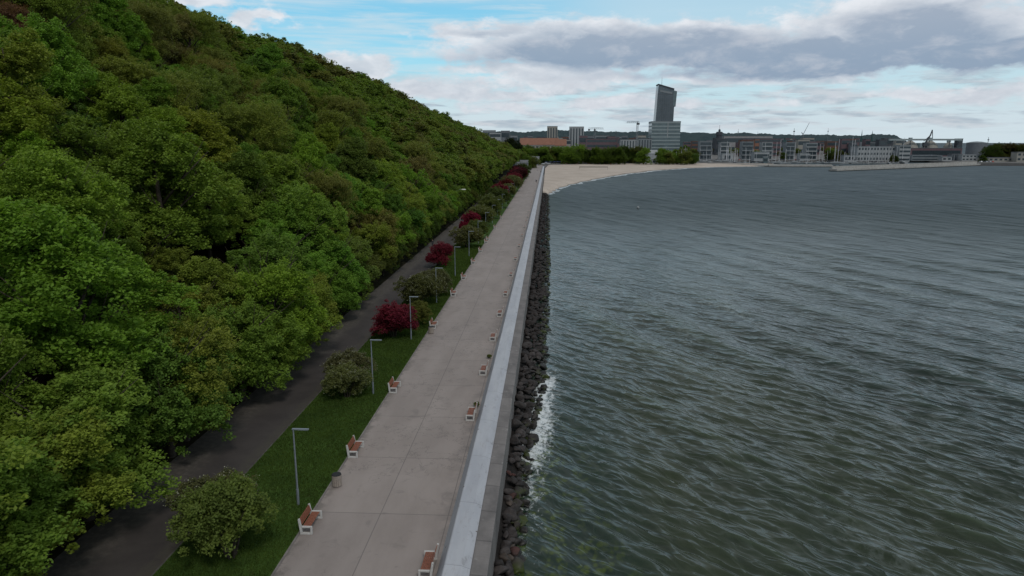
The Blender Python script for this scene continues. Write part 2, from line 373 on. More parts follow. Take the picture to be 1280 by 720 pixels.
# ------------------------------------------------------------------ tree builder
def leaf_cloud(centers, per, rad, size, flat=.45, up=.55, seed=1, jit=0.0):
    r = np.random.default_rng(seed); n = len(centers)*per
    c = np.repeat(centers, per, axis=0)
    rd = np.repeat(np.broadcast_to(rad, (len(centers),)), per)
    d = r.normal(size=(n, 3)); d /= np.linalg.norm(d, axis=1, keepdims=True)
    rr = r.random(n)**.5
    pt = c + d*np.stack([rd, rd, rd*flat], -1)*rr[:, None]
    # droop the rim of every tuft
    h = np.hypot(pt[:,0]-c[:,0], pt[:,1]-c[:,1])/rd; pt[:,2] -= .35*rd*h*h
    nrm = r.normal(size=(n, 3)); nrm /= np.linalg.norm(nrm, axis=1, keepdims=True); nrm[:,2] = np.abs(nrm[:,2])
    nrm = nrm*(1-up) + np.array([0, 0, up]); nrm /= np.linalg.norm(nrm, axis=1, keepdims=True)
    a = r.normal(size=(n, 3)); u = np.cross(nrm, a); u /= np.linalg.norm(u, axis=1, keepdims=True); wv = np.cross(nrm, u)
    s = size*r.uniform(.6, 1.35, n)[:, None]
    v = np.stack([pt-u*s, pt-wv*s*.62, pt+u*s, pt+wv*s*.62], 1)
    return v.reshape(-1, 3)
def crown_centers(seed, rx, rz, zc, lobes=11, tufts=170, fill=.25):
    r = np.random.default_rng(seed)
    L = []
    for i in range(lobes):
        th = i*2.4 + r.uniform(-.5, .5); ph = r.uniform(-.95, 1.2); q = r.uniform(.45, .72)
        L.append((np.array([math.cos(th)*math.cos(ph)*rx*q, math.sin(th)*math.cos(ph)*rx*q, zc + math.sin(ph)*rz*q*.95]), r.uniform(.36, .52)*rx))
    L.append((np.array([0, 0, zc+rz*.35]), rx*.55))
    out = []; rad = []
    for i in range(tufts):
        c, R_ = L[r.integers(len(L))]
        d = r.normal(size=3); d /= np.linalg.norm(d)
        if d[2] < -.35: d[2] *= -.6
        k = R_*(r.uniform(.82, 1.06) if r.random() > fill else r.uniform(.35, .8))
        out.append(c + d*k*np.array([1, 1, .92])); rad.append(r.uniform(.38, .85))
    return np.array(out), np.array(rad)
def trunk_mb(h, r0, seed, rx, zc, limbs=6):
    r = random.Random(seed); m = MB()
    lean = (r.uniform(-.4, .4), r.uniform(-.4, .4))
    m.tube([(0,0,-1.2), (0,0,0), (lean[0]*.3, lean[1]*.3, h*.35), (lean[0], lean[1], h*.62), (lean[0]*1.2, lean[1]*1.2, h*.9)], [r0*1.5, r0*1.25, r0*.85, r0*.6, r0*.15], 8)
    for i in range(limbs):
        a = i*2*math.pi/limbs + r.uniform(-.4, .4); z0 = h*r.uniform(.3, .6); L = rx*r.uniform(.55, .85)
        ex, ey = math.cos(a)*L, math.sin(a)*L
        m.tube([(lean[0]*z0/h, lean[1]*z0/h, z0), (ex*.4, ey*.4, z0+L*.45), (ex, ey, z0+L*.95)], [r0*.45, r0*.28, r0*.06], 6)
        a2 = a + r.uniform(-.7, .7)
        m.tube([(ex*.4, ey*.4, z0+L*.45), (ex*.4+math.cos(a2)*L*.5, ey*.4+math.sin(a2)*L*.5, z0+L*1.15)], [r0*.2, r0*.04], 5)
    return m
TREES = []
def make_tree_protos():
    specs = [  # rx, rz, zc, lobes, tufts, per, tuft scale, leaf, flat
        (5.2, 5.6, 8.4, 13, 560, 56, .85, .135, .62),
        (4.9, 6.0, 8.8, 12, 520, 58, .9, .14, .58),
        (5.6, 5.2, 8.0, 15, 620, 52, .8, .13, .65),
        (4.8, 5.8, 8.8, 11, 760, 36, .7, .11, .8),     # finer, olive kinds
        (5.3, 5.8, 8.8, 13, 820, 32, .72, .105, .85),
        (4.5, 6.4, 9.2, 10, 500, 58, .85, .135, .65),
        (4.8, 5.4, 4.9, 15, 640, 52, .8, .13, .6),     # low skirts at the edge of the wood
        (4.5, 5.0, 4.5, 14, 760, 40, .7, .115, .7)]
    for i, (rx, rz, zc, lb, tf, per, ts, lf, flat) in enumerate(specs):
        zc = zc - 1.8 if zc > 6 else zc
        c, rad = crown_centers(100+i*3, rx, rz, zc, lb, int(tf*1.25), .3)
        v = leaf_cloud(c, int(per*1.55), rad*ts, lf*.78, flat, .45, 50+i)
        q = np.arange(len(v)).reshape(-1, 4)
        cm = mesh_np('crown', v, q, [M['leaf']])
        tm = trunk_mb(zc+rz*.8, .26, 20+i, rx, zc)
        me = bpy.data.meshes.new('trunk'); me.from_pydata(tm.v, [], tm.f); me.materials.append(M['bark']); me.polygons.foreach_set('use_smooth', [True]*len(me.polygons)); me.update()
        TREES.append((cm, me))
make_tree_protos()
def add_tree(x, y, z, s, kind, col, label, group, name='deciduous_tree', rz=None, sz=1.0, cat='tree'):
    t = thing(name, label, cat, (x, y, z), random.uniform(0, 6.28) if rz is None else rz, group)
    t.scale = (s, s, s*sz)
    tr = link('trunk', TREES[kind][1], t); cr = link('crown', TREES[kind][0], t); cr.color = (*col, 1)
    return t
PAL = {'bright green': (.138,.246,.038), 'mid green': (.116,.206,.038), 'olive green': (.140,.186,.048), 'dark green': (.088,.162,.034),
       'brownish': (.146,.140,.062), 'yellow green': (.158,.246,.040), 'reddish brown': (.140,.082,.052)}
def visible(x, y, z, m=70):
    d = (x, y, z-CZ); wv = sum(d[i]*_f[i] for i in range(3))
    if wv < 5: return False
    px = 640 + F*sum(d[i]*_r[i] for i in range(3))/wv; py = 360 - F*sum(d[i]*_u[i] for i in range(3))/wv
    mm = m*F/wv/10.
    return -mm < px < 1280+mm and -mm < py < 720+mm
spots = []
row = 0; x = -29.3
while x > -128:
    y = 12 + (row % 2)*3.7
    while y < 735:
        d = XF - x
        if d < crestd(y) + 24:
            jx, jy = random.uniform(-1.6, 1.6), random.uniform(-2.2, 2.2); jx += (6.6 if row == 0 else 3.2 if row == 1 else 2.0 if row == 2 else 0)*max(0, min(1, (112-y)/42.))
            X_, Y_ = x + jx*(0.4 if row == 0 else 1), y + jy
            zt = float(hillz(np.array(X_), np.array(Y_)))
            if visible(X_, Y_, zt+8): spots.append((X_, Y_, zt, row, (X_*X_+Y_*Y_+(zt-CZ)**2)**.5))
        y += (5.2 if row == 0 else 6.5)*(1 + .0006*y)
    x -= 4.2 if row == 0 else 6.4; row += 1
spots.sort(key=lambda s: s[4])
NNEAR = 262
near, far = spots[:NNEAR], spots[NNEAR:]
def huez(x, y):                         # patches of one kind
    return math.sin(x*.09+1.3)*math.cos(y*.045+.6) + .6*math.sin(y*.11-x*.05)
for i, (X_, Y_, zt, row, dist) in enumerate(near):
    h = huez(X_, Y_) + random.gauss(0, .55)
    if Y_ < 75 and row < 5: cn = random.choice(['bright green', 'yellow green', 'bright green', 'mid green'])
    elif h > 1.15: cn = 'brownish' if random.random() < .5 else 'olive green'
    elif h > .5: cn = 'olive green'
    elif h > -.1: cn = 'mid green'
    elif h > -.7: cn = 'bright green'
    else: cn = random.choice(['dark green', 'mid green', 'yellow green'])
    if (-75 < X_ < -62 and 84 < Y_ < 92): cn = 'reddish brown'
    k = random.choice([6, 6, 7]) if row == 0 else random.choice([3, 4]) if cn in ('brownish', 'olive green', 'reddish brown') else random.choice([0, 1, 2, 5])
    c = tuple(v_*random.uniform(.88, 1.14) for v_ in PAL[cn])
    where = 'on the lowest row beside the dark path' if row == 0 else 'low on the wooded slope' if row < 4 else 'halfway up the wooded slope' if row < 8 else 'near the top of the wooded slope'
    deep = 'close to the camera' if Y_ < 70 else 'further along the hill'
    s = random.choice([.82, .95, 1.05, 1.15, 1.32])*random.uniform(.95, 1.06)
    tr_ = add_tree(X_, Y_, zt-.3, (min(s, 1.12)*.95 if row == 0 else s), k, c, f'{cn} leafy tree {where}, {deep}', 'trees of the wooded hillside')
    tr_.scale.z *= random.uniform(.88, 1.16); tr_.scale.x *= random.uniform(.9, 1.12)
UNDER = []
for i, y in enumerate(np.arange(26, 330, 4.6)):
    s = random.uniform(.95, 1.5); yy = float(y + random.uniform(-1, 1)); xx = -27.5 - random.uniform(0, 1.3); cn = random.choice(['mid green', 'olive green', 'dark green', 'bright green'])
    UNDER.append((xx, yy, s, cn))
# the rest of the wood as one object, instanced on points
def instanced_wood(name, pts, label, protos, smin=.85, smax=1.2):
    me = bpy.data.meshes.new(name); me.from_pydata([(p[0], p[1], p[2]) for p in pts], [], [])
    o = link(name, me); tag(o, label, 'wood', kind='stuff')
    ng = bpy.data.node_groups.new(name, 'GeometryNodeTree')
    ng.interface.new_socket('Geometry', in_out='INPUT', socket_type='NodeSocketGeometry')
    ng.interface.new_socket('Geometry', in_out='OUTPUT', socket_type='NodeSocketGeometry')
    N_ = ng.nodes; gi = N_.new('NodeGroupInput'); go = N_.new('NodeGroupOutput')
    join = N_.new('GeometryNodeJoinGeometry')
    for i, ob in enumerate(protos):
        oi = N_.new('GeometryNodeObjectInfo'); oi.inputs['Object'].default_value = ob; oi.inputs['As Instance'].default_value = True
        ng.links.new(oi.outputs['Geometry'], join.inputs[0])
    ip = N_.new('GeometryNodeInstanceOnPoints'); ng.links.new(gi.outputs[0], ip.inputs['Points'])
    # pick instance needs separate instances: joined instances are picked by index
    ng.links.new(join.outputs[0], ip.inputs['Instance']); ip.inputs['Pick Instance'].default_value = True
    ri = N_.new('FunctionNodeRandomValue'); ri.data_type = 'INT'
    for sck in ri.inputs:
        if sck.name == 'Min' and sck.type == 'INT': sck.default_value = 0
        if sck.name == 'Max' and sck.type == 'INT': sck.default_value = len(protos)-1
    ng.links.new([s_ for s_ in ri.outputs if s_.type == 'INT'][0], ip.inputs['Instance Index'])
    rr = N_.new('FunctionNodeRandomValue'); rr.data_type = 'FLOAT_VECTOR'; rr.inputs['Min'].default_value = (0,0,0); rr.inputs['Max'].default_value = (0,0,6.28)
    ng.links.new(rr.outputs[0], ip.inputs['Rotation'])
    rs = N_.new('FunctionNodeRandomValue'); rs.data_type = 'FLOAT'
    fl = [s_ for s_ in rs.inputs if s_.type == 'VALUE']; fl[0].default_value = smin; fl[1].default_value = smax
    rs.inputs['Seed'].default_value = 5
    ng.links.new([s_ for s_ in rs.outputs if s_.type == 'VALUE'][0], ip.inputs['Scale'])
    ng.links.new(ip.outputs[0], go.inputs[0])
    md = o.modifiers.new('instances', 'NODES'); md.node_group = ng
    return o
# far crowns share the near leaf geometry but with their own material
far_meshes = []
def far_root(i):
    rx, rz, zc = [(5.0, 5.2, 8.6), (4.6, 5.8, 9.2), (5.4, 4.8, 8.2), (4.4, 5.4, 9.0)][i]
    c, rad = crown_centers(300+i, rx, rz, zc-1.2, 13, 460)
    v = leaf_cloud(c, 26, rad*1.05, .24, .5, .5, 80+i)
    c2 = np.array([[0, 0, zc-3.5], [0, 0, zc]])
    return mesh_np('wood_crown', v, np.arange(len(v)).reshape(-1, 4), [M['leaf_far']])
fm = [far_root(i) for i in range(4)]
far_all = {k: [p for j, p in enumerate(far) if j % 4 == k] for k in range(4)}
# one stuff object: real joined copies would be heavy, so points carry instances of four crown meshes
wood_points = [(p[0], p[1], p[2]-.3) for p in far]
protos = []
for i in range(4):
    # these four stand in the wood as trees of their own
    p = far[i*7]
    t = thing('deciduous_tree', ['rounded green tree in the middle of the wooded hillside', 'tall green tree in the middle of the wooded hillside', 'broad green tree in the middle of the wooded hillside', 'narrow green tree in the middle of the wooded hillside'][i], 'tree', (p[0], p[1], p[2]), 0, 'trees of the wooded hillside')
    link('trunk', TREES[i][1], t); ob = link('crown', fm[i], t); ob.color = (.045,.085,.012,1); protos.append(ob)
instanced_wood('distant_woodland', wood_points, 'dense green woodland covering the far part of the hill', protos, .85, 1.35)
#__PART2__
# ------------------------------------------------------------------ sea
def sea_mat():
    m, nt, bs = new_mat('sea_water'); p = pos(nt); x, y, z = sep(nt, p)
    r = (x*x + y*y).f('SQRT')
    sh = x - 1.0                                        # distance from the rocks
    big = noise(nt, vec(nt, x/30., y/60.), 1, 4, .6); mid = noise(nt, vec(nt, x/6., y/14., 2.0), 1, 5, .6)
    near = y.ss(190, 45)
    c = mixc(nt, r.ss(60, 420), (.014,.026,.018), (.036,.056,.066))  # paler and bluer with distance: sky reflection put into the base colour
    c = mixc(nt, near*(big.ss(.30, .58))*x.ss(1, 9)*x.ss(52, 22), c, (.032,.042,.022))
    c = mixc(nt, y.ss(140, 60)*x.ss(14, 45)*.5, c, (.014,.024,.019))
    c = mixc(nt, z.ss(-.08, .16)*.5*r.ss(260, 60), c, mixc(nt, 1.0, c, (1.9, 2.0, 1.95), 'MULTIPLY'))  # higher water painted lighter, for light passing through the crests
    c = mixc(nt, (sh*-1.0).ss(-9, -1)*.5, c, (.014,.032,.022))
    sand = (x*-1.0).ss(-150, -10)*y.ss(230, 520)
    c = mixc(nt, sand*.55, c, (.075,.10,.10))
    # weed-covered stones showing through the shallows by the wall
    vz = nt.nodes.new('ShaderNodeTexVoronoi'); vz.feature = 'F1'; nt.links.new(vec(nt, x*.55+mid*1.5, y*.42, z*0.0), vz.inputs['Vector'])
    cell = E(nt, vz.outputs['Distance']).ss(.75, .25)
    shal = (x + (y-36)*.15 + mid*5).ss(9.6, 4.2)*y.ss(78, 52)
    wk = noise(nt, vec(nt, x*.8, y*.6, 4.0), 1, 3, .5).ss(.42, .60)
    c = mixc(nt, (shal*cell*wk).clamp(), c, (.062,.088,.014))
    # foam: wash along the stones, small caps elsewhere
    fn = noise(nt, vec(nt, x*2.4, y*1.7, 7.0), 1, 8, .72, .7); fl = noise(nt, vec(nt, x*.55, y*.28, 1.0), 1, 4, .6)
    shore = ((y-48)/20.).clamp()*1.2 + ((y-68)/27.).clamp()*.4 - 1.5              # x of the waterline
    off = x - shore - (fl-.5)*2.2
    zone = off.ss(2.7, .1)*off.ss(-1.6, -.3)
    amt = (y.ss(48, 54)*y.ss(75, 67)*1.0 + .42*y.ss(53, 49)*y.ss(40, 46) + .25*y.ss(66, 75)*y.ss(160, 100) + .12*y.ss(330, 120) + .16*y.ss(46, 40)).clamp()
    foam = (zone*amt*1.2 + (fn-.5)*3.6 - .42).ss(0, .9)*zone.ss(.02, .3)
    capn = noise(nt, vec(nt, (x*.94 + y*.34)*1.1, (y*.94 - x*.34)*.30, 3.0), 1, 4, .6, .3)
    big2 = noise(nt, vec(nt, x/16.+y/50., y/45.), 1, 3, .5)
    caps = (capn.ss(.66, .76))*(z.ss(.03, .13))*big2.ss(.42, .62)
    def ridged(fa, asp, deg, z0, det=1.0, sharp=.16):   # crisp crest lines: ridged noise stretched along the crests
        ca, sa = math.cos(R(deg)), math.sin(R(deg))
        u_ = x*ca + y*sa; t_ = y*ca - x*sa               # across and along the crests
        wv = noise(nt, vec(nt, u_*fa*.3, t_*fa*.3, z0+5), 1, 1, .5)
        n_ = noise(nt, vec(nt, u_*fa + wv*1.6, t_*fa/asp, z0), 1, det, .5)
        return ((n_-.5).f('ABSOLUTE')*-1.0 + sharp).f('MAXIMUM', 0.0)*(1/sharp), n_
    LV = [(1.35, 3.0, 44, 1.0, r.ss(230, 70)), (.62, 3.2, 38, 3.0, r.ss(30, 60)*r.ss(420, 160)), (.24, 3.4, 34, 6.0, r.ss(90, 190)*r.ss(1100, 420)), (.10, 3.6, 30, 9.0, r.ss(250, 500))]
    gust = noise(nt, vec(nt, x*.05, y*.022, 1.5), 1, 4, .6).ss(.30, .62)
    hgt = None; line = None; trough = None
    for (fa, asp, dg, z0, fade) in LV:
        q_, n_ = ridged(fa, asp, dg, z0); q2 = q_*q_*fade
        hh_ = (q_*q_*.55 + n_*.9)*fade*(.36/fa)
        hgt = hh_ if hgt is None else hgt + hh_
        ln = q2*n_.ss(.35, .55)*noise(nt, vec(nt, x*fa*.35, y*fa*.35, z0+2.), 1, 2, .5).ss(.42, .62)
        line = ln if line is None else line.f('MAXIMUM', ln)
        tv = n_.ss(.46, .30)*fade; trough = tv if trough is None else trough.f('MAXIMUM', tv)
    c = mixc(nt, trough*.42, c, mixc(nt, 1.0, c, (.42, .48, .5), 'MULTIPLY'))  # shading of the ripple troughs painted into the colour
    sq, sn = ridged(.085, 4.5, 23, 12.0, 2.0, .05)
    sl = sq*noise(nt, vec(nt, x*.03, y*.02, 2.2), 1, 2, .5).ss(.46, .62)*noise(nt, vec(nt, x*1.9, y*1.1, 5.2), 1, 4, .65).ss(.40, .62)*r.ss(300, 90)*x.ss(5, 14)
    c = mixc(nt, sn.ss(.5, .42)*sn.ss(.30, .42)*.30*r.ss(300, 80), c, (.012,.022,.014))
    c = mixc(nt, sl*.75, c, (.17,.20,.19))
    c = mixc(nt, line*(gust*.32+.06)*(r.ss(60, 200)*.35+.65), c, mixc(nt, r.ss(60, 300), (.125,.15,.14), (.15,.185,.20)))  # pale crest streaks: thin foam plus skylight glints painted into the colour
    foam = (foam + caps*.26).clamp()
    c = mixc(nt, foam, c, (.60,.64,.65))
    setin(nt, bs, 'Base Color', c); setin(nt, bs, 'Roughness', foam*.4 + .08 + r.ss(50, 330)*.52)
    bs.inputs['IOR'].default_value = 1.333; bs.inputs['Specular IOR Level'].default_value = .40
    b = nt.nodes.new('ShaderNodeBump'); b.inputs['Distance'].default_value = .28; b.inputs['Strength'].default_value = .72
    nt.links.new(hgt.s, b.inputs['Height']); nt.links.new(b.outputs[0], bs.inputs['Normal'])
    return m
M['sea'] = sea_mat()
def sea_height(X, Y, cell):
    rr = np.random.default_rng(5); Z = np.zeros_like(X)
    for i in range(84):
        if i < 9: lam = rr.uniform(7, 12); ang = R(22+rr.normal(0, 6)); amp = .046*(lam/10)
        elif i < 28: lam = rr.uniform(2.4, 5.5); ang = R(36+rr.normal(0, 14)); amp = .0085*(lam/5)
        else: lam = rr.uniform(.75, 2.4); ang = R(44+rr.normal(0, 17)); amp = .0125*(lam/2)**1.1
        k = 2*math.pi/lam; ph = k*(X*math.cos(ang) + Y*math.sin(ang)) + rr.uniform(0, 6.28)
        ph += .9*np.sin(X*.031*rr.uniform(.6, 1.4)+rr.uniform(0, 6)) + .9*np.sin(Y*.021*rr.uniform(.6, 1.4)+rr.uniform(0, 6))
        damp = np.clip((lam/cell - 3)/3, 0, 1)
        s = np.sin(ph); Z += amp*damp*(2.6*((s+1)/2)**2.2 - 1.1)
    return Z*.92
az = np.concatenate([np.arange(-14, 48, .11), np.arange(48, 80, .8)]); rad = [27.0]
while rad[-1] < 1500: rad.append(rad[-1]*1.0042)
rad += [1800, 2500, 4000, 8000, 16000, 40000]
A, RR = np.meshgrid(np.radians(az), np.array(rad))
X, Y = RR*np.sin(A), RR*np.cos(A); cell = RR*.0042
Z = sea_height(X, Y, cell)*np.clip((X+1.8)/5, .25, 1)
Z[-6:] = 0
ny, nx = X.shape; i = np.arange(nx*ny).reshape(ny, nx)
q = np.stack([i[:-1,:-1], i[1:,:-1], i[1:,1:], i[:-1,1:]], -1).reshape(-1, 4)
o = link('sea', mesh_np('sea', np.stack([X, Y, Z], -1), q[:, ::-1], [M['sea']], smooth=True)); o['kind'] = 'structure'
mb = MB().poly([(-6, -80, -3), (900, -80, -3), (900, 700, -3), (-6, 700, -3)], [(0, 1, 2, 3)])
o = mb.build('sea_floor', simple('sea_bed', (.02,.03,.02), .9)); o['kind'] = 'structure'

# ------------------------------------------------------------------ boulders of the revetment
def shore_x(y): return np.interp(y, [28, 48, 68, 95, 150, 340], [-1.65, -1.45, -.35, .0, .3, .2])
def rock_mat():
    m, nt, bs = new_mat('boulder_stone'); p = pos(nt); x, y, z = sep(nt, p)
    oi = nt.nodes.new('ShaderNodeObjectInfo')
    n = noise(nt, p, 1.4, 6, .65); f = noise(nt, p, 8, 4, .7)
    c = mixc(nt, n.ss(.3, .7), (.012,.010,.010), (.048,.041,.039))
    c = mixc(nt, 1.0, c, oi.outputs['Color'], 'MULTIPLY')
    c = mixc(nt, f.ss(.5, .75)*.25, c, (.11,.10,.095)); bs.inputs['Specular IOR Level'].default_value = .25
    wet = z.ss(.75, .15); c = mixc(nt, wet*.65, c, (.010,.011,.009))
    c = mixc(nt, wet*noise(nt, p, .9, 3).ss(.5, .62)*.75, c, (.045,.062,.010))
    setin(nt, bs, 'Base Color', c); setin(nt, bs, 'Roughness', .8 - wet*.35); bump(nt, bs, n*.5+f*.5, .5, .08); return m
M['rock'] = rock_mat()
def rock_verts(seed, sub=2):
    import bmesh
    bm = bmesh.new(); bmesh.ops.create_icosphere(bm, subdivisions=sub+1, radius=1)
    r = np.random.default_rng(seed); nn = r.normal(size=(13, 3)); nn /= np.linalg.norm(nn, axis=1, keepdims=True); dd = r.uniform(.45, .9, 13)
    v = np.array([list(x.co) for x in bm.verts]); f = np.array([[x.index for x in fc.verts] for fc in bm.faces]); bm.free()
    dots = v @ nn.T; t = np.where(dots > .05, dd/np.maximum(dots, .05), 9).min(axis=1); t = np.minimum(t, 1.05)
    v = v*t[:, None]; v += .02*np.sin(v*7+seed)
    return v*np.array([1, .70, .56]), f
rocks = [rock_verts(40+i) for i in range(9)]
rmesh = [mesh_np('boulder', v, f, [M['rock']], smooth=False) for v, f in rocks]
rsmall = [rock_verts(60+i, 1) for i in range(6)]
pts = []
y = 28.0
while y < 336:
    sx = float(shore_x(y)); x0, x1 = -2.65, sx + .25; n = (3 if y < 60 else 4) if y < 160 else 3
    for k in range(n):
        t = (k + random.uniform(.1, .9))/n; x = x0 + (x1-x0)*t
        zt = (1.15 if y < 50 else 1.5)*(1-t)**1.1 - .14 + random.uniform(-.2, .22)
        pts.append((x, y + random.uniform(-.45, .45), zt, random.choice([.28, .36, .44, .52, .6, .7])*random.uniform(.9, 1.12)))
    y += .66 if y < 160 else .9
nb = 0; stuffv = []; stufff = []; base = 0
for (x, y, z, s) in sorted(pts, key=lambda p_: p_[1]):
    rot = random.uniform(0, 6.28); tilt = random.uniform(-.5, .5)
    if nb < 285:
        o = link('boulder', random.choice(rmesh), None, (x, y, z)); o.rotation_euler = (tilt, random.uniform(-.4, .4), rot); o.scale = (s,)*3
        kcol = random.random(); zone = 'wet' if z < .45 else 'dry'
        if y < 47 and kcol < .06: o.color = (1.7, .95, .88, 1); lab = 'reddish boulder among the grey stones at the near end of the revetment'
        elif y < 47 and kcol < .20: o.color = (1.9, 1.8, 1.6, 1); lab = 'pale beige boulder among the dark stones at the near end of the revetment'
        else:
            g_ = random.uniform(.7, 1.5); o.color = (g_*.98, g_*.99, g_, 1)
            lab = 'dark wet boulder in the wash at the waterline of the revetment' if zone == 'wet' else 'dark grey-brown boulder piled against the outer face of the sea wall'
        tag(o, lab, 'boulder', 'boulders along the foot of the sea wall'); nb += 1
    else:
        v, f = random.choice(rsmall); c_, s_ = math.cos(rot), math.sin(rot)
        vv = np.stack([v[:,0]*c_-v[:,1]*s_, v[:,0]*s_+v[:,1]*c_, v[:,2]], -1)*s*1.08 + np.array([x, y, z])
        stuffv.append(vv); stufff.append(f + base); base += len(v)
o = link('boulders', mesh_np('boulders', np.concatenate(stuffv), np.concatenate(stufff), [M['rock']]))
o.color = (.75, .72, .70, 1)
tag(o, 'long band of dark boulders running on along the sea wall towards the beach', 'boulders', kind='stuff')
Xs = np.array([-2.85, -1.5, -.4, 1.4, 3.0]); ys = np.linspace(-40, 345, 160)
sheet('rock_bed', Xs, ys, lambda X, Y: np.interp(X, [-2.9, -1.6, 3], [.9, -.45, -1.2]), simple('rubble_bed', (.018,.016,.015), .9, .4, 3, bmp=.6))

# ------------------------------------------------------------------ beach
shp = [(-2.6, 330), (0, 338), (3, 360), (6, 383), (17, 428), (32, 476), (58, 548), (95, 627), (134, 687), (173, 722), (205, 738), (236, 742)]
bkp = [(-2.6, 331), (-2.62, 345), (-2.62, 370), (-2.62, 400), (-2.7, 450), (-2.8, 520), (-3, 620), (0, 712), (60, 752), (120, 772), (180, 776), (236, 762)]
def dens_poly(pl, n=200):
    pl = np.array(pl, float); t = np.arange(len(pl)); tt = np.linspace(0, len(pl)-1, n)
    return np.stack([np.interp(tt, t, pl[:,0]), np.interp(tt, t, pl[:,1])], -1)
S_, B_ = dens_poly(shp), dens_poly(bkp)
S_[1:-1] += np.stack([.8*np.sin(np.arange(198)*.55), .8*np.cos(np.arange(198)*.4)], -1)
tt = np.concatenate([[-.05], np.linspace(0, 1, 40)**1.3])
gridp = S_[:, None]*(1-tt)[None, :, None] + B_[:, None]*tt[None, :, None]
zz = np.interp(tt, [-.05, 0, .12, .4, 1], [-.35, .02, 1.0, 1.9, 2.35])[None, :] + .07*np.sin(gridp[...,0]*.35)*np.sin(gridp[...,1]*.31)
zz = np.where(tt[None, :] <= 0.001, np.interp(tt, [-.05, 0], [-.35, .02])[None, :], zz)
V_ = np.concatenate([gridp, zz[..., None]], -1); n0, n1 = V_.shape[:2]; i = np.arange(n0*n1).reshape(n0, n1)
q = np.stack([i[:-1,:-1], i[1:,:-1], i[1:,1:], i[:-1,1:]], -1).reshape(-1, 4)
def sand_mat():
    m, nt, bs = new_mat('sand'); p = pos(nt); x, y, z = sep(nt, p)
    n = noise(nt, p, .06, 6, .65); f = noise(nt, p, .9, 5, .7)
    c = mixc(nt, n.ss(.3, .7), (.36,.30,.245), (.46,.39,.33)); c = mixc(nt, f.ss(.45, .7)*.35, c, (.22,.185,.155))
    c = mixc(nt, z.ss(.55, .15), c, (.13,.11,.09))
    c = mixc(nt, z.ss(.14, .10)*z.ss(-.1, .0), c, (.6,.62,.62))
    setin(nt, bs, 'Base Color', c); setin(nt, bs, 'Roughness', .9); bump(nt, bs, f, .5, .15); return m
M['sand'] = sand_mat()
o = link('beach', mesh_np('beach', V_.reshape(-1, 3), q, [M['sand']], smooth=True)); o['kind'] = 'structure'
# surf: a thin wash sheet hugging the shoreline
def surf_mat():
    m, nt, bs = new_mat('surf_foam'); p = pos(nt); x, y, z = sep(nt, p)
    n = noise(nt, p, .5, 6, .7)
    c = mixc(nt, n.ss(.36, .64), (.14,.18,.19), (.46,.49,.51)); setin(nt, bs, 'Base Color', c); setin(nt, bs, 'Roughness', .5); return m
nrm = np.gradient(S_, axis=0); nrm = np.stack([nrm[:,1], -nrm[:,0]], -1); nrm /= np.linalg.norm(nrm, axis=1, keepdims=True)
wd = 1.0 + .7*np.sin(np.arange(200)*.37)+ .3*np.sin(np.arange(200)*1.3)
a_ = np.concatenate([S_ - nrm*.3, np.full((200,1), .10)], -1); b_ = np.concatenate([S_ + nrm*wd[:,None], np.full((200,1), .22)], -1)
c_ = np.concatenate([S_ + nrm*(wd*1.35)[:,None], np.full((200,1), -.1)], -1)
V_ = np.stack([a_, b_, c_], 1); i = np.arange(600).reshape(200, 3)
q = np.stack([i[:-1,:-1], i[1:,:-1], i[1:,1:], i[:-1,1:]], -1).reshape(-1, 4)
o = link('surf', mesh_np('surf', V_.reshape(-1, 3), q[:, ::-1], [surf_mat()], smooth=True)); o['kind'] = 'structure'

# ------------------------------------------------------------------ land beyond
def poly_land(name, pl, z, mat, depth=3.2):
    n = len(pl); o = MB().poly([(a, b, z) for a, b in pl] + [(a, b, z-depth) for a, b in pl],
        [tuple(range(n))] + [(i, n+i, n+(i+1) % n, (i+1) % n) for i in range(n)]).build(name, mat); o['kind'] = 'structure'; return o
M['town_ground'] = simple('town_paving', (.13,.125,.12), .9, .35, .05)
M['park'] = simple('park_grass', (.030,.045,.018), .9, .4, .05)
poly_land('ground', [(-3000, 556), (-14.2, 556), (-14.2, 700.5), (-5.5, 700.5), (-3.2, 640), (-.2, 711), (60, 751), (120, 771), (180, 775), (205, 768), (205, 905), (470, 905), (470, 815), (520, 790), (640, 778), (800, 800), (820, 1500), (2600, 5200), (-6000, 5200), (-6000, 556)], P-.12, M['town_ground'])
sheet('side_ground', [-3000, -427, -425], [-60, 300, 600], P+36, M['floor'])

# wooded hills behind the town
def ridge_z(px, py, Y): return at_depth(px, py, Y)
prof = [(480, 166), (560, 165), (600, 164.5), (625, 164), (660, 165), (690, 162.5), (720, 163), (745, 164), (775, 165), (820, 164), (860, 165.5), (900, 166.5), (930, 166), (960, 167.5), (990, 168.5), (1020, 168), (1050, 169), (1075, 169.5), (1090, 168), (1105, 167.5), (1118, 169), (1126, 172.5), (1134, 177), (1150, 180)]
YH = 3600.
xs_, zs_ = zip(*[at_depth(a, b, YH) for a, b in prof])
hx = np.linspace(min(xs_), max(xs_), 420)
hz_ = np.interp(hx, xs_, zs_) + rng.normal(0, 1.1, 420) + 1.5*np.sin(hx*.06) + 1.0*np.sin(hx*.17)
def hills_z(X, Y):
    e = np.interp(X[0] if X.ndim > 1 else X, hx, hz_)
    t = np.clip((Y-2600)/(YH-2600), 0, 1)
    return 2 + (e[None, :]-2)*np.sin(t*math.pi/2)**.8
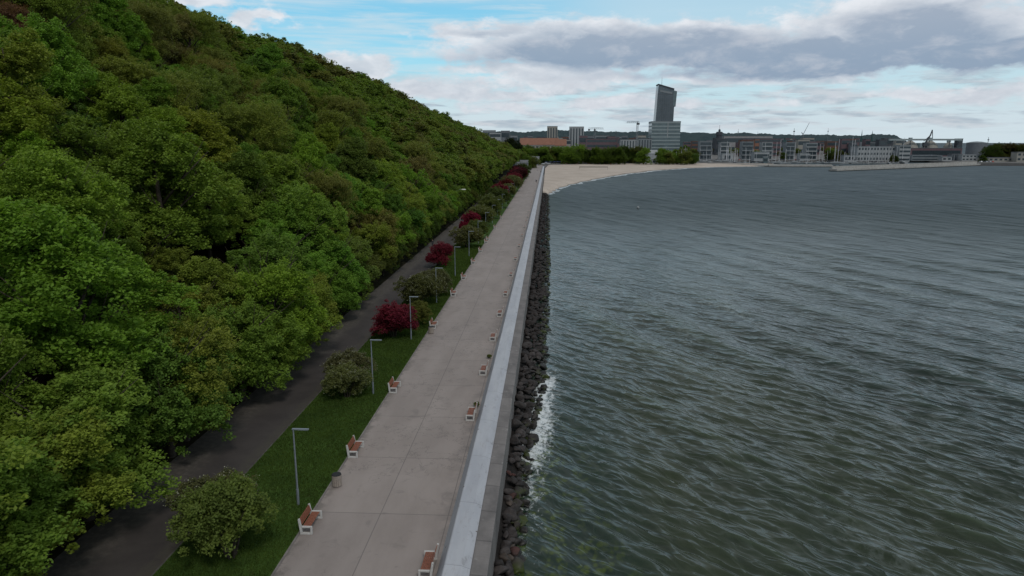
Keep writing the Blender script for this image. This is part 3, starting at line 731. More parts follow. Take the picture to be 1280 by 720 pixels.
def hill_mat():
    m, nt, bs = new_mat('hill_woodland'); p = pos(nt); x, y, z = sep(nt, p)
    n = noise(nt, vec(nt, x/26., y/60., z/14.), 1, 6, .7)
    c = mixc(nt, n.ss(.35, .65), (.024,.042,.048), (.042,.062,.064))  # bluish distance haze mixed into the woodland colour
    b2 = noise(nt, vec(nt, x/9., y/30., z/5.), 1, 2, .5).ss(.66, .72)*z.ss(75, 40)
    c = mixc(nt, b2*.5, c, (.10,.11,.12)); bs.inputs['Specular IOR Level'].default_value = 0.0
    setin(nt, bs, 'Base Color', c); setin(nt, bs, 'Roughness', .95); bs.inputs['Specular IOR Level'].default_value = .05; return m
hy_ = np.array([2600, 2800, 3000, 3200, 3400, 3600, 3602.]); HX, HY = np.meshgrid(hx, hy_)
HZ = np.where(HY > 3601, 0, hills_z(HX, np.minimum(HY, YH))); i = np.arange(HX.size).reshape(HX.shape)
q = np.stack([i[:-1,:-1], i[:-1,1:], i[1:,1:], i[1:,:-1]], -1).reshape(-1, 4)
o = link('hills', mesh_np('hills', np.stack([HX*HY/YH, HY, HZ], -1), q, [hill_mat()], smooth=True)); o['kind'] = 'structure'

# ------------------------------------------------------------------ lamp posts
def lamp(x, y, label, group='lamp posts standing along the lawn strip'):
    t = thing('street_lamp', label, 'street lamp', (x, y, P), 0, group); return t
l0 = lamp(-15.25, 38.7, 'slender grey lamp post on the lawn, nearest to the camera')
MB().tube([(0,0,0), (0,0,1.1)], [.085, .085], 12).build('base', M['steel'], l0, smooth=False)
MB().tube([(0,0,1.1), (0,0,5.02)], [.065, .045], 12).build('pole', M['steel'], l0)
lh = MB().box(-.07, .95, -.085, .085, 5.0, 5.075).build('lamp_head', M['steel'], l0, bevel=.012)
MB().box(.35, .90, -.06, .06, 4.985, 4.998).build('diffuser', M['lampglass'], lh)
ORD = ['first', 'second', 'third', 'fourth', 'fifth', 'sixth', 'seventh', 'eighth', 'ninth', 'tenth', 'eleventh', 'twelfth', 'thirteenth', 'fourteenth', 'fifteenth', 'sixteenth', 'seventeenth', 'eighteenth', 'nineteenth', 'twentieth', 'twenty-first', 'twenty-second', 'twenty-third', 'twenty-fourth']
lampys = [58.1, 75.6, 93.9, 113.7, 134.5, 152.5, 171.6, 192, 212, 234, 256, 276, 297, 319, 342, 365, 388]
for i, y in enumerate(lampys):
    c = copy_tree(l0); c.location = (-15.4, y, P); c['label'] = f'slender grey lamp post on the lawn, {ORD[i+1]} from the camera'
# curved lamp at the edge of the wood
x, y = ground(575, 262)
cl = thing('street_lamp', 'old curved-arm street lamp with a white head leaning out of the trees over the path', 'street lamp', (-27.2, 205, P))
MB().tube([(0,0,0), (0,0,7.2), (.4,0,8.1), (1.3,0,8.5), (2.0,0,8.5)], [.09, .07, .06, .05, .05], 8).build('pole', M['steel'], cl, smooth=True)
MB().prism([(1.8, 8.42), (3.0, 8.36), (3.0, 8.52), (2.4, 8.66), (1.8, 8.58)], -.2, .2).build('lamp_head', simple('white_lamp_shell', (.75,.75,.72), .4, .05, 3), cl)

# ------------------------------------------------------------------ benches
def bench(label, group, loc, rz):
    t = thing('park_bench', label, 'bench', loc, rz, group)
    for s in (-.86, .86):              # white closed side frame: foot bar, front leg, arm bar, raked back post
        m = MB(); y0, y1 = s-.06, s+.06
        m.prism([(-.34, 0), (.36, 0), (.36, .10), (-.34, .10)], y0, y1)
        m.prism([(.26, .1), (.36, .1), (.36, .50), (.26, .50)], y0+.001, y1-.001)
        m.prism([(-.20, .40), (.26, .42), (.26, .50), (-.24, .50)], y0+.002, y1-.002)
        m.prism([(-.34, .10), (-.22, .10), (-.24, .42), (-.34, .95), (-.44, .93)], y0-.001, y1+.001)
        m.build('side_frame', M['bench_white'], t, bevel=.012)
    for k in range(5):
        m = MB().box(-.20+k*.095, -.12+k*.095, -.79, .79, .455-.0*k, .49)
        m.build('seat_slat', M['wood'], t, bevel=.006)
    for k in range(4):
        z = .55+k*.10; x = -.27-.02*k - .012*k
        m = MB().prism([(x, z), (x+.03, z+.005), (x+.012, z+.085), (x-.02, z+.08)], -.79, .79)
        m.build('backrest_slat', M['wood'], t)
    return t
b0 = bench('white-framed red-brown slatted bench on the lawn side, nearest to the camera', 'benches facing the sea on the lawn side', (-13.65, 36.4, P), 0)
for i, (y, w_) in enumerate([(46.3, 'second'), (59.4, 'third'), (81.4, 'fourth'), (99.5, 'fifth'), (112, 'sixth'), (127, 'seventh'), (141, 'eighth'), (154, 'ninth'), (158.5, 'tenth'), (181, 'eleventh'), (205, 'twelfth')]):
    c = copy_tree(b0); c.location = (-13.72, y, P); c['label'] = f'white-framed brown bench on the lawn side of the promenade, {w_} from the camera'
for i, y in enumerate([32.6, 53.4, 64.6, 76.4, 87.7, 99.8, 114.9, 131, 148, 165, 182, 195, 208, 224, 262, 300]):
    c = copy_tree(b0); c.location = (-6.1, y, P); c.rotation_euler = (0, 0, math.pi); c['group'] = 'benches standing with their backs to the sea wall'
    c['label'] = f'brown slatted bench with its back to the sea wall, {ORD[i]} from the camera'

# ------------------------------------------------------------------ litter bins
def bin_(loc, label):
    t = thing('litter_bin', label, 'litter bin', loc, 0, 'litter bins of the promenade')
    m = MB()
    for k in range(16):
        a = 2*math.pi*k/16; c_, s_ = math.cos(a), math.sin(a); r1, r2, h = .27, .31, .072
        m.poly([(c_*r1-s_*h*s2 if 0 else c_*rr-s_*hh, s_*rr+c_*hh, zz_) for zz_ in (.06, .80) for rr, hh in ((r1, -.05), (r2, -.05), (r2, .05), (r1, .05))],
               [(0,3,2,1), (4,5,6,7), (0,1,5,4), (1,2,6,5), (2,3,7,6), (3,0,4,7)])
    m.build('slats', M['bin'], t)
    MB().lathe([(.255, .03), (.255, .76)], 16).build('liner', M['dark'], t)
    MB().tube([(0,0,.79), (0,0,.84)], [.315, .30], 20).build('rim', M['dark'], t)
    return t
bin_((-13.6, 41.3, P), 'round slatted litter bin between the first and second bench on the lawn side')
bin_((-13.6, 78.5, P), 'round litter bin beside the fourth bench on the lawn side')

# ------------------------------------------------------------------ shrubs
def shrub_proto(seed, rx, rz, tufts, per, leaf, blossom=0, flat=.7, ts=.42):
    c, rad = crown_centers(seed, rx, rz, rz*.85, 11, tufts, .3); c[:,2] = np.maximum(c[:,2], .15)
    v = leaf_cloud(c, per, rad*ts, leaf, flat, .4, seed+1)
    cm = mesh_np('foliage', v, np.arange(len(v)).reshape(-1, 4), [M['leaf']]); bm_ = None
    if blossom:
        r = np.random.default_rng(seed+2); dirs = c - np.array([0, 0, rz*.85]); c2 = c + dirs/np.linalg.norm(dirs, axis=1, keepdims=True)*rad[:,None]*ts*.7
        sel = r.choice(len(c2), int(len(c2)*.75), replace=False)
        v2 = leaf_cloud(c2[sel], blossom, rad[sel]*ts*.8, leaf*.62, .7, .5, seed+3)
        bm_ = mesh_np('blossom', v2, np.arange(len(v2)).reshape(-1, 4), [M['blossom']])
    m = MB(); r = random.Random(seed)
    for k in range(6):
        a = k*1.05 + r.uniform(-.3, .3); L = rx*r.uniform(.45, .75)
        m.tube([(math.cos(a)*.08, math.sin(a)*.08, -.3), (math.cos(a)*L*.4, math.sin(a)*L*.4, rz*.7), (math.cos(a)*L, math.sin(a)*L, rz*1.35)], [.06, .04, .012], 6)
    sm = bpy.data.meshes.new('stems'); sm.from_pydata(m.v, [], m.f); sm.materials.append(M['bark']); sm.update()
    return cm, bm_, sm
SH = [shrub_proto(500, 2.0, 1.6, 520, 70, .055, 5), shrub_proto(510, 2.0, 1.5, 420, 64, .058, 0), shrub_proto(520, 1.8, 1.7, 480, 60, .058, 0), shrub_proto(533, 2.1, 1.8, 300, 80, .062, 0, .8, .5)]
def shrub(x, y, s, kind, col, label, group, bl=None, sz=1.0, grow=True):
    t = thing('shrub', label, 'shrub', (x, y, P), random.uniform(0, 6.28), group); s *= 1.28 if grow else 1; t.scale = (s, s, s*sz)
    link('stems', SH[kind][2], t); f = link('foliage', SH[kind][0], t); f.color = (*col, 1)
    if SH[kind][1] is not None:
        b = link('blossom', SH[kind][1], t); b.color = (1,1,1,1)
    return t
GR = 'shrubs growing on the lawn strip'
gcol = (.085,.120,.034); rcol = (.135,.020,.040); dcol = (.045,.010,.016)
shrub(-16.9, 33.0, .95, 3, (.110,.165,.042), 'large loose green shrub at the bottom edge of the view', GR, sz=1.15)
shrub(-18.9, 35.6, .9, 0, (.085,.100,.042), 'loose olive shrub in blossom behind the large one, overhanging the dark path', GR)
shrub(-17.5, 57.2, .78, 0, (.110,.138,.052), 'pale blossoming shrub on the lawn beside the second lamp post', GR, sz=1.05)
shrub(-18.4, 60.8, .85, 0, (.095,.105,.052), 'greyish blossoming shrub behind the pale one beside the dark path', GR)
shrub(-17.6, 76.5, 1.25, 2, rcol, 'big crimson shrub beside the third lamp post', 'crimson-leaved shrubs of the lawn strip', sz=.95)
shrub(-15.9, 82, .8, 1, (.098,.118,.030), 'yellow-green shrub growing against the right side of the big crimson one', GR)
shrub(-17.6, 93, 1.15, 0, (.080,.096,.036), 'wide olive shrub behind the big crimson one, left of the fourth lamp post', GR)
shrub(-16.6, 99, 1.05, 0, (.086,.100,.046), 'wide greyish-green shrub in blossom right of the fourth lamp post', GR)
shrub(-19.5, 123, 1.15, 2, rcol, 'round crimson shrub at the edge of the dark path, second of the crimson ones', 'crimson-leaved shrubs of the lawn strip', sz=1.1)
shrub(-17.0, 146, 1.3, 0, (.098,.112,.044), 'broad pale green shrub behind the sixth lamp post', GR)
shrub(-16.3, 160, 1.2, 1, gcol, 'mid green shrub beside the seventh lamp post', GR)
shrub(-19.4, 171, 1.35, 2, (.150,.014,.040), 'bright crimson shrub at the path edge, third of the crimson ones', 'crimson-leaved shrubs of the lawn strip', sz=1.1)
shrub(-18.2, 186, 1.5, 0, (.104,.130,.042), 'light green shrub just beyond the bright crimson one', GR)
shrub(-17.2, 203, 1.6, 1, (.086,.118,.034), 'large green shrub among the far lamp posts', GR)
more = [(-18.6, 222, 1.6, 0, gcol), (-17.0, 238, 1.9, 1, (.055,.085,.024)), (-18.8, 252, 1.8, 2, (.090,.094,.034)), (-18.2, 268, 1.9, 2, rcol), (-19.6, 282, 1.6, 2, (.13,.05,.04)),
        (-16.8, 288, 1.5, 0, (.10,.12,.042)), (-18.6, 303, 1.9, 2, (.09,.02,.02)), (-16.8, 322, 2.0, 0, (.105,.125,.052)), (-19.2, 340, 2.0, 2, rcol), (-17.4, 352, 2.1, 2, rcol),
        (-18.8, 372, 2.2, 2, dcol), (-16.9, 388, 2.3, 2, dcol), (-15.8, 405, 1.7, 1, (.050,.078,.024)), (-19.2, 408, 2.2, 2, rcol), (-17.2, 430, 2.2, 2, dcol), (-15.6, 446, 1.7, 1, (.048,.074,.022)),
        (-20.5, 460, 2.1, 2, dcol), (-17.5, 476, 2.2, 1, (.06,.09,.03))]
for i, (x, y, s, k, c) in enumerate(more):
    red = c[0] > c[1]*1.6
    cn = 'very dark red' if c == dcol else 'crimson' if red and c[0] < .1 else 'salmon pink' if red else 'dark green' if c[0] < .06 else 'pale green' if c[0] > .088 else 'green'
    shrub(x, y, s, k, c, f'far {cn} shrub on the lawn strip, {ORD[i]} beyond the ninth lamp', 'far shrubs of the lawn strip')
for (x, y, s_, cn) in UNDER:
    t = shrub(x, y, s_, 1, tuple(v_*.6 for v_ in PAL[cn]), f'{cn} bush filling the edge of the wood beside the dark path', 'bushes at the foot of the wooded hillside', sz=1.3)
for i, (x, y) in enumerate([(-5.95, 69.2), (-5.9, 55.6)]):
    t = shrub(x, y, .12, 1, (.11,.15,.04), ['weedy green tuft at the foot of the sea wall just before the third bench', 'small weed at the foot of the sea wall beyond the second bench', 'small weed at the foot of the sea wall near the camera'][i], 'weeds at the foot of the wall')
    t.name = 'weed'; t['category'] = 'weed'

# ------------------------------------------------------------------ people
def person_mesh(walk=1.0, hat=False):
    # one skinned surface: pelvis, spine, neck, head, arms, legs
    J = dict(pel=(0,0,.95,.13), waist=(0,0,1.10,.12), chest=(0,0,1.32,.145), neck=(0,.01,1.50,.055), head=(0,.03,1.62,.095), top=(0,.03,1.74,.07),
             shl=(-.17,0,1.42,.06), ell=(-.24,-.08*walk,1.15,.042), hal=(-.22,.12*walk,.92,.034), shr=(.17,0,1.42,.06), elr=(.24,.06*walk,1.15,.042), har=(.22,.2*walk,.95,.034),
             hil=(-.09,0,.90,.095), knl=(-.10,.16*walk,.50,.06), anl=(-.10,.18*walk,.09,.042), tol=(-.10,.34*walk,.04,.035),
             hir=(.09,0,.90,.095), knr=(.10,-.02*walk,.50,.06), anr=(.10,-.28*walk,.13,.042), tor=(.10,-.14*walk,.04,.035))
    names = list(J); Eg = [('pel','waist'),('waist','chest'),('chest','neck'),('neck','head'),('head','top'),('chest','shl'),('shl','ell'),('ell','hal'),('chest','shr'),('shr','elr'),('elr','har'),
          ('pel','hil'),('hil','knl'),('knl','anl'),('anl','tol'),('pel','hir'),('hir','knr'),('knr','anr'),('anr','tor')]
    me = bpy.data.meshes.new('body'); me.from_pydata([J[n][:3] for n in names], [(names.index(a), names.index(b)) for a, b in Eg], [])
    o = bpy.data.objects.new('tmp', me); COL.objects.link(o)
    md = o.modifiers.new('skin', 'SKIN'); md.use_smooth_shade = True
    for i, n in enumerate(names):
        r = J[n][3]; me.skin_vertices[0].data[i].radius = (r, r*(.75 if n in ('chest','waist','pel') else 1)); me.skin_vertices[0].data[i].use_root = n == 'pel'
    sb = o.modifiers.new('sub', 'SUBSURF'); sb.levels = 2; sb.render_levels = 2
    dg = bpy.context.evaluated_depsgraph_get(); m2 = bpy.data.meshes.new_from_object(o.evaluated_get(dg)); bpy.data.objects.remove(o); m2.name = 'body'
    return m2
def cloth_mat(name, top, legs):
    m, nt, bs = new_mat(name); x, y, z = sep(nt, objc(nt))
    c = mixc(nt, z.ss(.93, .96), legs, top); c = mixc(nt, z.ss(1.50, 1.51), c, (.35,.21,.15)); c = mixc(nt, (z - y*.6).ss(1.63, 1.65), c, (.03,.02,.015))
    c = mixc(nt, z.ss(.08, .07), c, (.02,.02,.02)); setin(nt, bs, 'Base Color', c); setin(nt, bs, 'Roughness', .85); return m
pm = [person_mesh(1.0), person_mesh(.35)]
mats = [cloth_mat('dark_clothes', (.02,.02,.025), (.015,.015,.02)), cloth_mat('light_clothes', (.45,.42,.40), (.05,.06,.09)), cloth_mat('red_clothes', (.28,.04,.03), (.03,.03,.05)), cloth_mat('blue_clothes', (.05,.09,.22), (.02,.02,.03))]
bodies = {}
def person(x, y, z, rz, k, mi, label, group=None):
    if (k, mi) not in bodies:
        b = pm[k].copy(); b.materials.clear(); b.materials.append(mats[mi]); bodies[(k, mi)] = b
    o = link('person', bodies[(k, mi)], None, (x, y, z)); o.rotation_euler = (0, 0, rz); tag(o, label, 'person', group)
person(-24.6, 146.5, P-.05, math.pi, 0, 0, 'person in dark clothes walking on the dark path towards the camera')
person(-24.3, 196, P-.05, 0, 0, 0, 'person in dark clothes walking away under the trees on the path')
for i, (x, y, mi, l) in enumerate([(-6.6, 392, 0, 'person in dark clothes by the sea wall where the promenade nears the beach'), (-7.2, 400, 3, 'person in a blue top beside the one in dark clothes near the beach'),
        (-3.9+.2-1.9, 520, 0, 'person in dark clothes at the far end of the sea wall'), (-9.0, 560, 1, 'person in a pale top at the far end of the promenade'), (-22.8, 300, 0, 'person in dark clothes far down the path')]):
    person(x, y, P, i*1.3, i % 2, mi, l)
nb_ = 0
for i in range(26):
    px = random.choice([random.uniform(690, 860), random.uniform(690, 750)]); x, y = ground(px, random.uniform(204.3, 206.2))
    col_, nm = random.choice([(0, 'dark clothes'), (1, 'pale top'), (2, 'red top'), (3, 'blue top')])
    person(x, y, 2.32, random.uniform(0, 6), 1, col_, f'tiny distant person in {nm} standing at the back of the beach before the trees', 'people at the back of the beach')

# ------------------------------------------------------------------ buildings
def pmat(name, c, rough=.7, var=.12): return simple(name, c, rough, var, .3, bmp=0)
B = dict(white=pmat('white_render', (.25,.262,.272)), cream=pmat('cream_render', (.23,.22,.20)), grey=pmat('grey_render', (.12,.13,.145)), lgrey=pmat('light_grey_render', (.165,.182,.195)),
         dark=pmat('dark_cladding', (.055,.06,.07)), brick=pmat('red_brick', (.105,.055,.042)), mastwhite=pmat('white_mast_paint', (.50,.50,.52)), orange=pmat('orange_tiles', (.20,.10,.07)), mauve=pmat('mauve_brick', (.11,.075,.085)),
         glass=simple('window_glass', (.030,.042,.050), .15, .2, .2, .0, 0), teal=simple('teal_glass', (.085,.115,.125), .18, .25, .08, .0, 0), band=pmat('pale_band', (.22,.26,.27)), slate=pmat('slate_roof', (.085,.09,.10)),
         concrete=pmat('quay_concrete', (.30,.29,.275), .9, .2), roofgrey=pmat('grey_sheet_roof', (.22,.215,.22)), green=pmat('copper_green', (.025,.055,.055)))
def building(label, cat, px0, px1, pytop, Y, wall='white', roof='slate', floors=3, cols=0, style='band', depth=None, name='building', group=None, z0=P-.15, roofh=.0, parent_only=False):
    x0, zt = at_depth(px0, pytop, Y); x1, _ = at_depth(px1, pytop, Y); w_ = x1-x0; h = zt-z0; dp = depth or max(10, min(w_*.7, 22))
    t = thing(name, label, cat, ((x0+x1)/2, Y, z0), 0, group)
    rh = h*roofh
    MB().box(-w_/2, w_/2, 0, dp, 0, h-rh).build('wall', B[wall], t)
    if roofh: MB().prism([(-.6, h-rh), (dp/2, h), (dp+.6, h-rh)], -w_/2-.5, w_/2+.5, 'x').build('roof', B[roof], t)
    else: MB().box(-w_/2-.25, w_/2+.25, -.25, dp+.25, h-.001, h+.55).build('roof', B[roof], t)
    hh = h-rh; fh = hh/max(floors, 1)
    for f_ in range(floors):
        za, zb = f_*fh + fh*.34, f_*fh + fh*.80
        if style == 'band': MB().box(-w_/2*.95, w_/2*.95, -.12, .02, za, zb).build('window_band', B['glass'], t)
        elif style == 'win':
            n = cols or max(3, int(w_/4.5))
            for k in range(n):
                xc = -w_/2 + (k+.5)*w_/n; ww = w_/n*.28
                MB().box(xc-ww, xc+ww, -.10, .02, za, zb).build('window', B['glass'], t)
        elif style == 'balcony':
            MB().box(-w_/2*.92, w_/2*.92, -.10, .02, za-fh*.1, zb+fh*.05).build('window_band', B['glass'], t)
            MB().box(-w_/2*.98, w_/2*.98, -1.5, -.01, f_*fh+.02, f_*fh+fh*.22).build('balcony', B[wall], t)
    if style == 'vert':
        n = cols or 10
        for k in range(n):
            xc = -w_/2 + (k+.5)*w_/n; MB().box(xc-w_/n*.22, xc+w_/n*.22, -.12, .02, hh*.08, hh*.94).build('window_strip', B['glass'], t)
    return t
# the glass tower
Yt = 1430.
xa, zpod = at_depth(815, 152, Yt); xb, _ = at_depth(851, 152, Yt)
tw = thing('skyscraper', 'tall dark glass tower with a slanted crown rising from a striped podium block', 'skyscraper', ((xa+xb)/2, Yt, P-.15)); W2 = (xb-xa)/2; hp = zpod-P
m = MB().box(-W2, W2, 0, 45, 0, hp); m.build('podium', B['teal'], tw)
for k in range(9):
    z = hp*(k+.55)/9; MB().box(-W2-.2, W2+.2, -.5, 45.2, z, z+hp*.036).build('floor_band', B['band'], tw)
MB().box(-W2-.4, W2+.4, -.7, 45.4, hp-.6, hp+.9).build('podium_cornice', B['lgrey'], tw)
MB().box(2.6, 4.0, -.9, -.2, hp*.50, hp).build('light_strip', B['white'], tw)
X = lambda px: at_depth(px, 130, Yt)[0] - (xa+xb)/2
Zt = lambda py: at_depth(820, py, Yt)[1] - P
MB().prism([(X(820.6), hp+.9), (X(843), hp+.9), (X(843.6), Zt(118)), (X(842), Zt(110.5)), (X(823), Zt(104.5)), (X(822.3), Zt(112))], 4, 34).build('glass_shaft', simple('dark_tower_glass', (.065,.082,.098), .2, .35, .06, 0, 0), tw)
MB().prism([(X(841.5), Zt(132)), (X(845), Zt(133)), (X(846), Zt(114)), (X(841.5), Zt(112.5))], 3.2, 30).build('side_bay', B['teal'], tw)
MB().prism([(X(822.2), Zt(104.4)), (X(822.2), Zt(105.6)), (X(842.5), Zt(111.8)), (X(842.5), Zt(110.4))], 2.6, 34.4).build('slanted_rim', B['dark'], tw)
MB().prism([(X(825), Zt(112)), (X(840), Zt(115)), (X(840), Zt(117.5)), (X(825), Zt(114.5))], 3.4, 3.99).build('crown_panel', B['lgrey'], tw)
for k in range(17):
    z = hp + 3 + k*(Zt(117)-hp)/17.5; MB().box(X(821.4), X(843.2), 3.75, 3.99, z, z+.55).build('floor_band', B['slate'], tw)
for k in range(7):
    xx = X(824+k*2.7); MB().box(xx, xx+.3, 3.6, 3.74, hp+1, Zt(116)).build('mullion', B['grey'], tw)
MB().tube([(X(828), 18, Zt(107)), (X(828), 18, Zt(95))], [.5, .15], 6).build('antenna', B['lgrey'], tw)

building('left one of the two pale residential towers in front of the wooded hill', 'tower block', 684, 697, 158, 1600, 'cream', 'slate', 11, style='vert', cols=4, name='tower_block')
building('right and wider of the two pale residential towers in front of the wooded hill', 'tower block', 712, 730, 158.5, 1600, 'white', 'slate', 12, style='vert', cols=5, name='tower_block')
building('long low building with an orange tiled roof behind the park trees', 'building', 650, 698, 172.5, 1050, 'cream', 'orange', 2, style='win', cols=10, roofh=.35)
building('small orange-roofed wing at the right end of the long orange building', 'building', 694, 708, 173.8, 1030, 'cream', 'orange', 2, style='win', cols=3, roofh=.35)
building('low dark flat-roofed hall on the skyline at the foot of the green hill', 'building', 603, 619, 163, 1800, 'lgrey', 'dark', 2, name='building')
building('white block stepping down from the skyline hall on the left', 'building', 612, 626, 166, 1700, 'white', 'slate', 3)
building('grey hall on the skyline right of the flat dark one', 'building', 626, 637, 163.5, 2000, 'grey', 'slate', 2)
building('dark mauve unfinished block behind the crane, left of the white flats', 'building', 733, 772, 173.5, 980, 'mauve', 'dark', 4)
building('pale block standing above the dark mauve one', 'building', 745, 762, 169.5, 1250, 'lgrey', 'slate', 3)
building('white row of flats with tall dark window strips left of the tower', 'apartment building', 776, 797, 174.5, 960, 'white', 'slate', 5, style='vert', cols=6, name='apartment_building')
building('grey row of flats between the crane and the glass tower', 'apartment building', 798, 815, 173.5, 1000, 'lgrey', 'slate', 5, style='vert', cols=5, name='apartment_building')
building('brown and orange office block behind the marina', 'office building', 927, 948, 175, 1150, 'brick', 'slate', 4, style='vert', cols=5, name='office_building')
building('dark reddish office block with an orange stair tower behind the marina', 'office building', 949, 977, 173.5, 1180, 'mauve', 'slate', 4, name='office_building')
building('orange stair tower in front of the reddish office block', 'tower', 944, 949.5, 174, 1120, 'orange', 'slate', 3, name='stair_tower')
building('long pale grey hall with a flat roof above the marina', 'hall', 905, 966, 170.5, 1400, 'roofgrey', 'roofgrey', 2, name='hall')
building('brown block at the left end of the marina houses', 'building', 865, 875, 176.5, 1100, 'brick', 'slate', 4)
cubes = [(875, 890, 177), (901, 912, 178), (928, 942, 177.5), (953, 966, 178), (983, 994, 178.3), (1008, 1022, 179)]
for i, (a, b, t_) in enumerate(cubes):
    building(f'pale cube-shaped house with balconies behind the marina, {ORD[i]} from the left', 'apartment building', a, b, t_, 930, 'white' if i % 2 else 'lgrey', 'lgrey', 4, style='balcony', depth=12, name='apartment_building', group='cube-shaped houses behind the marina')
building('long white waterfront building with three rows of windows', 'building', 1073, 1127, 183.5, 860, 'white', 'lgrey', 3, style='win', cols=14, name='waterfront_building')
building('low white wing at the left end of the long waterfront building', 'building', 1056, 1073, 194.5, 855, 'white', 'lgrey', 1, style='win', cols=4)
building('white stair block at the right end of the long waterfront building', 'building', 1125, 1139, 182, 850, 'white', 'lgrey', 4, depth=14)
building('dark long warehouse behind the port buildings', 'warehouse', 1139, 1203, 185.5, 1000, 'mauve', 'slate', 1, name='warehouse')
building('grey low port shed with a pale fascia, left of the small white house', 'warehouse', 1140, 1178, 194.5, 900, 'lgrey', 'grey', 2, name='port_shed')
building('small white port office with a dark window', 'building', 1178, 1190, 196.5, 880, 'white', 'lgrey', 1, style='win', cols=2)
building('mid grey port office with tall windows', 'building', 1190, 1203, 193, 900, 'grey', 'slate', 2, style='vert', cols=4)
building('white end block of the port offices', 'building', 1203, 1226, 193.8, 890, 'white', 'lgrey', 2, style='win', cols=5)
building('low cream pavilion with arched dark openings on the right shore', 'building', 1236, 1273, 197.5, 860, 'cream', 'slate', 1, style='win', cols=6)
building('pale house at the right edge of the view', 'house', 1272, 1290, 190.5, 850, 'cream', 'slate', 2, style='win', cols=3, name='house')
building('large white tent-like pavilion at the back of the beach', 'pavilion', 807, 822, 187.5, 830, 'white', 'white', 0, roofh=.3, name='pavilion')
building('low grey pavilion with wide windows beside the beach cabins', 'pavilion', 852, 873, 193.5, 850, 'lgrey', 'white', 1, name='pavilion')
building('white marina clubhouse with one large dark opening', 'clubhouse', 903, 917, 192.5, 860, 'white', 'lgrey', 1, style='win', cols=1, name='clubhouse')
building('white flat-roofed clubhouse with dark glass front by the pale canopy', 'clubhouse', 943, 962, 190.5, 865, 'white', 'lgrey', 1, name='clubhouse')
building('small blue kiosk on the marina quay', 'kiosk', 955, 960, 196.5, 775, 'teal', 'white', 1, name='kiosk', z0=2.2, depth=4)
building('long flat white canopy building behind the moored boats', 'building', 1000, 1013, 192.5, 880, 'white', 'lgrey', 1)
for i, (a, b, t_) in enumerate([(782, 789, 199.5), (791, 797, 199), (799, 806, 199.3), (815, 820, 199.6)]):
    building(f'small white beach cabin at the back of the sand, {ORD[i]} from the left', 'cabin', a, b, t_, 772, 'white', 'lgrey', 1, style='win', cols=1, depth=4, name='beach_cabin', z0=2.3, group='beach cabins')
# filler of the town, every block its own
r2 = random.Random(4); walls = ['grey', 'grey', 'cream', 'mauve', 'mauve', 'dark', 'dark', 'brick', 'lgrey']; wname = dict(grey='grey', lgrey='light grey', cream='cream', mauve='mauve', dark='dark', white='white', brick='brick red')
for i in range(120):
    px = r2.uniform(632, 1130); wpx = r2.uniform(5, 15); Y = r2.uniform(1200, 2500)
    top = r2.uniform(172.5, 179.5) if px > 850 else r2.uniform(169, 175)
    wl = r2.choice(walls); zone = 'left of the glass tower' if px < 815 else 'behind the marina' if px < 1030 else 'behind the waterfront building'
    if 812 < px < 853: continue
    building(f'distant {wname[wl]} town block {zone}', 'building', px, px+wpx, top, Y, wl, r2.choice(['slate', 'slate', 'grey', 'dark']), 2, depth=14, name='town_block', group='distant blocks of the town')
for i in range(26):
    px = r2.uniform(600, 690); Y = r2.uniform(2650, 3300); z = np.interp((Y-2600)/1000, [0, .3, .7, 1], [2, 32, 55, 62])
    x, _ = at_depth(px, 178, Y); building('tiny pale house on the wooded hill at the far left of the town', 'house', px, px+r2.uniform(2, 4.5), 0 + 178 - (z+8-CZ)*F/Y, Y, r2.choice(['white', 'lgrey', 'cream']), 'slate', 1, depth=12, name='house', group='houses on the far hillside', z0=max(2, z-14))

# tower with dark cap, spires, masts
def spire(px, pytop, pybase, Y, wpx, label, cap='green', body='grey'):
    x, zt = at_depth(px, pytop, Y); _, zb = at_depth(px, pybase, Y); hw = wpx*Y/F/2
    t = thing('church_tower', label, 'church tower', (x, Y, P-.15)); zb -= P; zt -= P; zm = zb + (zt-zb)*.32
    MB().box(-hw, hw, 0, 2*hw, 0, zm).build('tower_wall', B[body], t)
    MB().tube([(0, hw, zm-.01), (0, hw, zm+(zt-zm)*.35), (0, hw, zt)], [hw*1.25, hw*.55, .12], 8).build('spire', B[cap], t); return t
spire(1078.5, 162, 184, 1500, 2.6, 'left of two slim pointed dark green spires above the waterfront building')
spire(1091.5, 163, 184, 1550, 3.2, 'right of two slim pointed dark spires above the waterfront building')
spire(982, 171, 180, 1500, 4, 'short domed green tower among the roofs behind the marina')
x, zt = at_depth(899.5, 161.5, 1300)
t = thing('water_tower', 'dark round tower with a knobbed cap rising behind the marina houses', 'tower', (x, 1300, P-.15))
MB().lathe([(5.0, 0), (5.0, 34), (5.8, 34.5), (5.8, 40), (4.2, 41)], 20).build('shaft', B['dark'], t)
MB().lathe([(2.0, 41), (2.0, 44.5), (1.0, 45.2), (.25, 45.6), (.2, 53)], 12).build('cap', B['dark'], t)
def mast_thing(px, pytop, Y, label, cat='mast', rad=.45):
    x, zt = at_depth(px, pytop, Y); t = thing('lattice_mast', label, cat, (x, Y, P-.15), 0, 'thin masts on the skyline'); h = zt-P
    m = MB()
    for a in range(3): m.tube([(rad*2.6*math.cos(a*2.09), rad*2.6*math.sin(a*2.09), 0), (.1*math.cos(a*2.09), .1*math.sin(a*2.09), h)], [rad*.5, rad*.25], 5)
    m.build('lattice', B['grey'], t); MB().box(-rad*2, rad*2, -rad*2, rad*2, h*.84, h*.88).build('platform', B['dark'], t)
mast_thing(993, 160, 1700, 'thick dark mast on the skyline left of the luffing crane', rad=.8)
mast_thing(770, 163, 1200, 'slim pale mast beside the white flats')
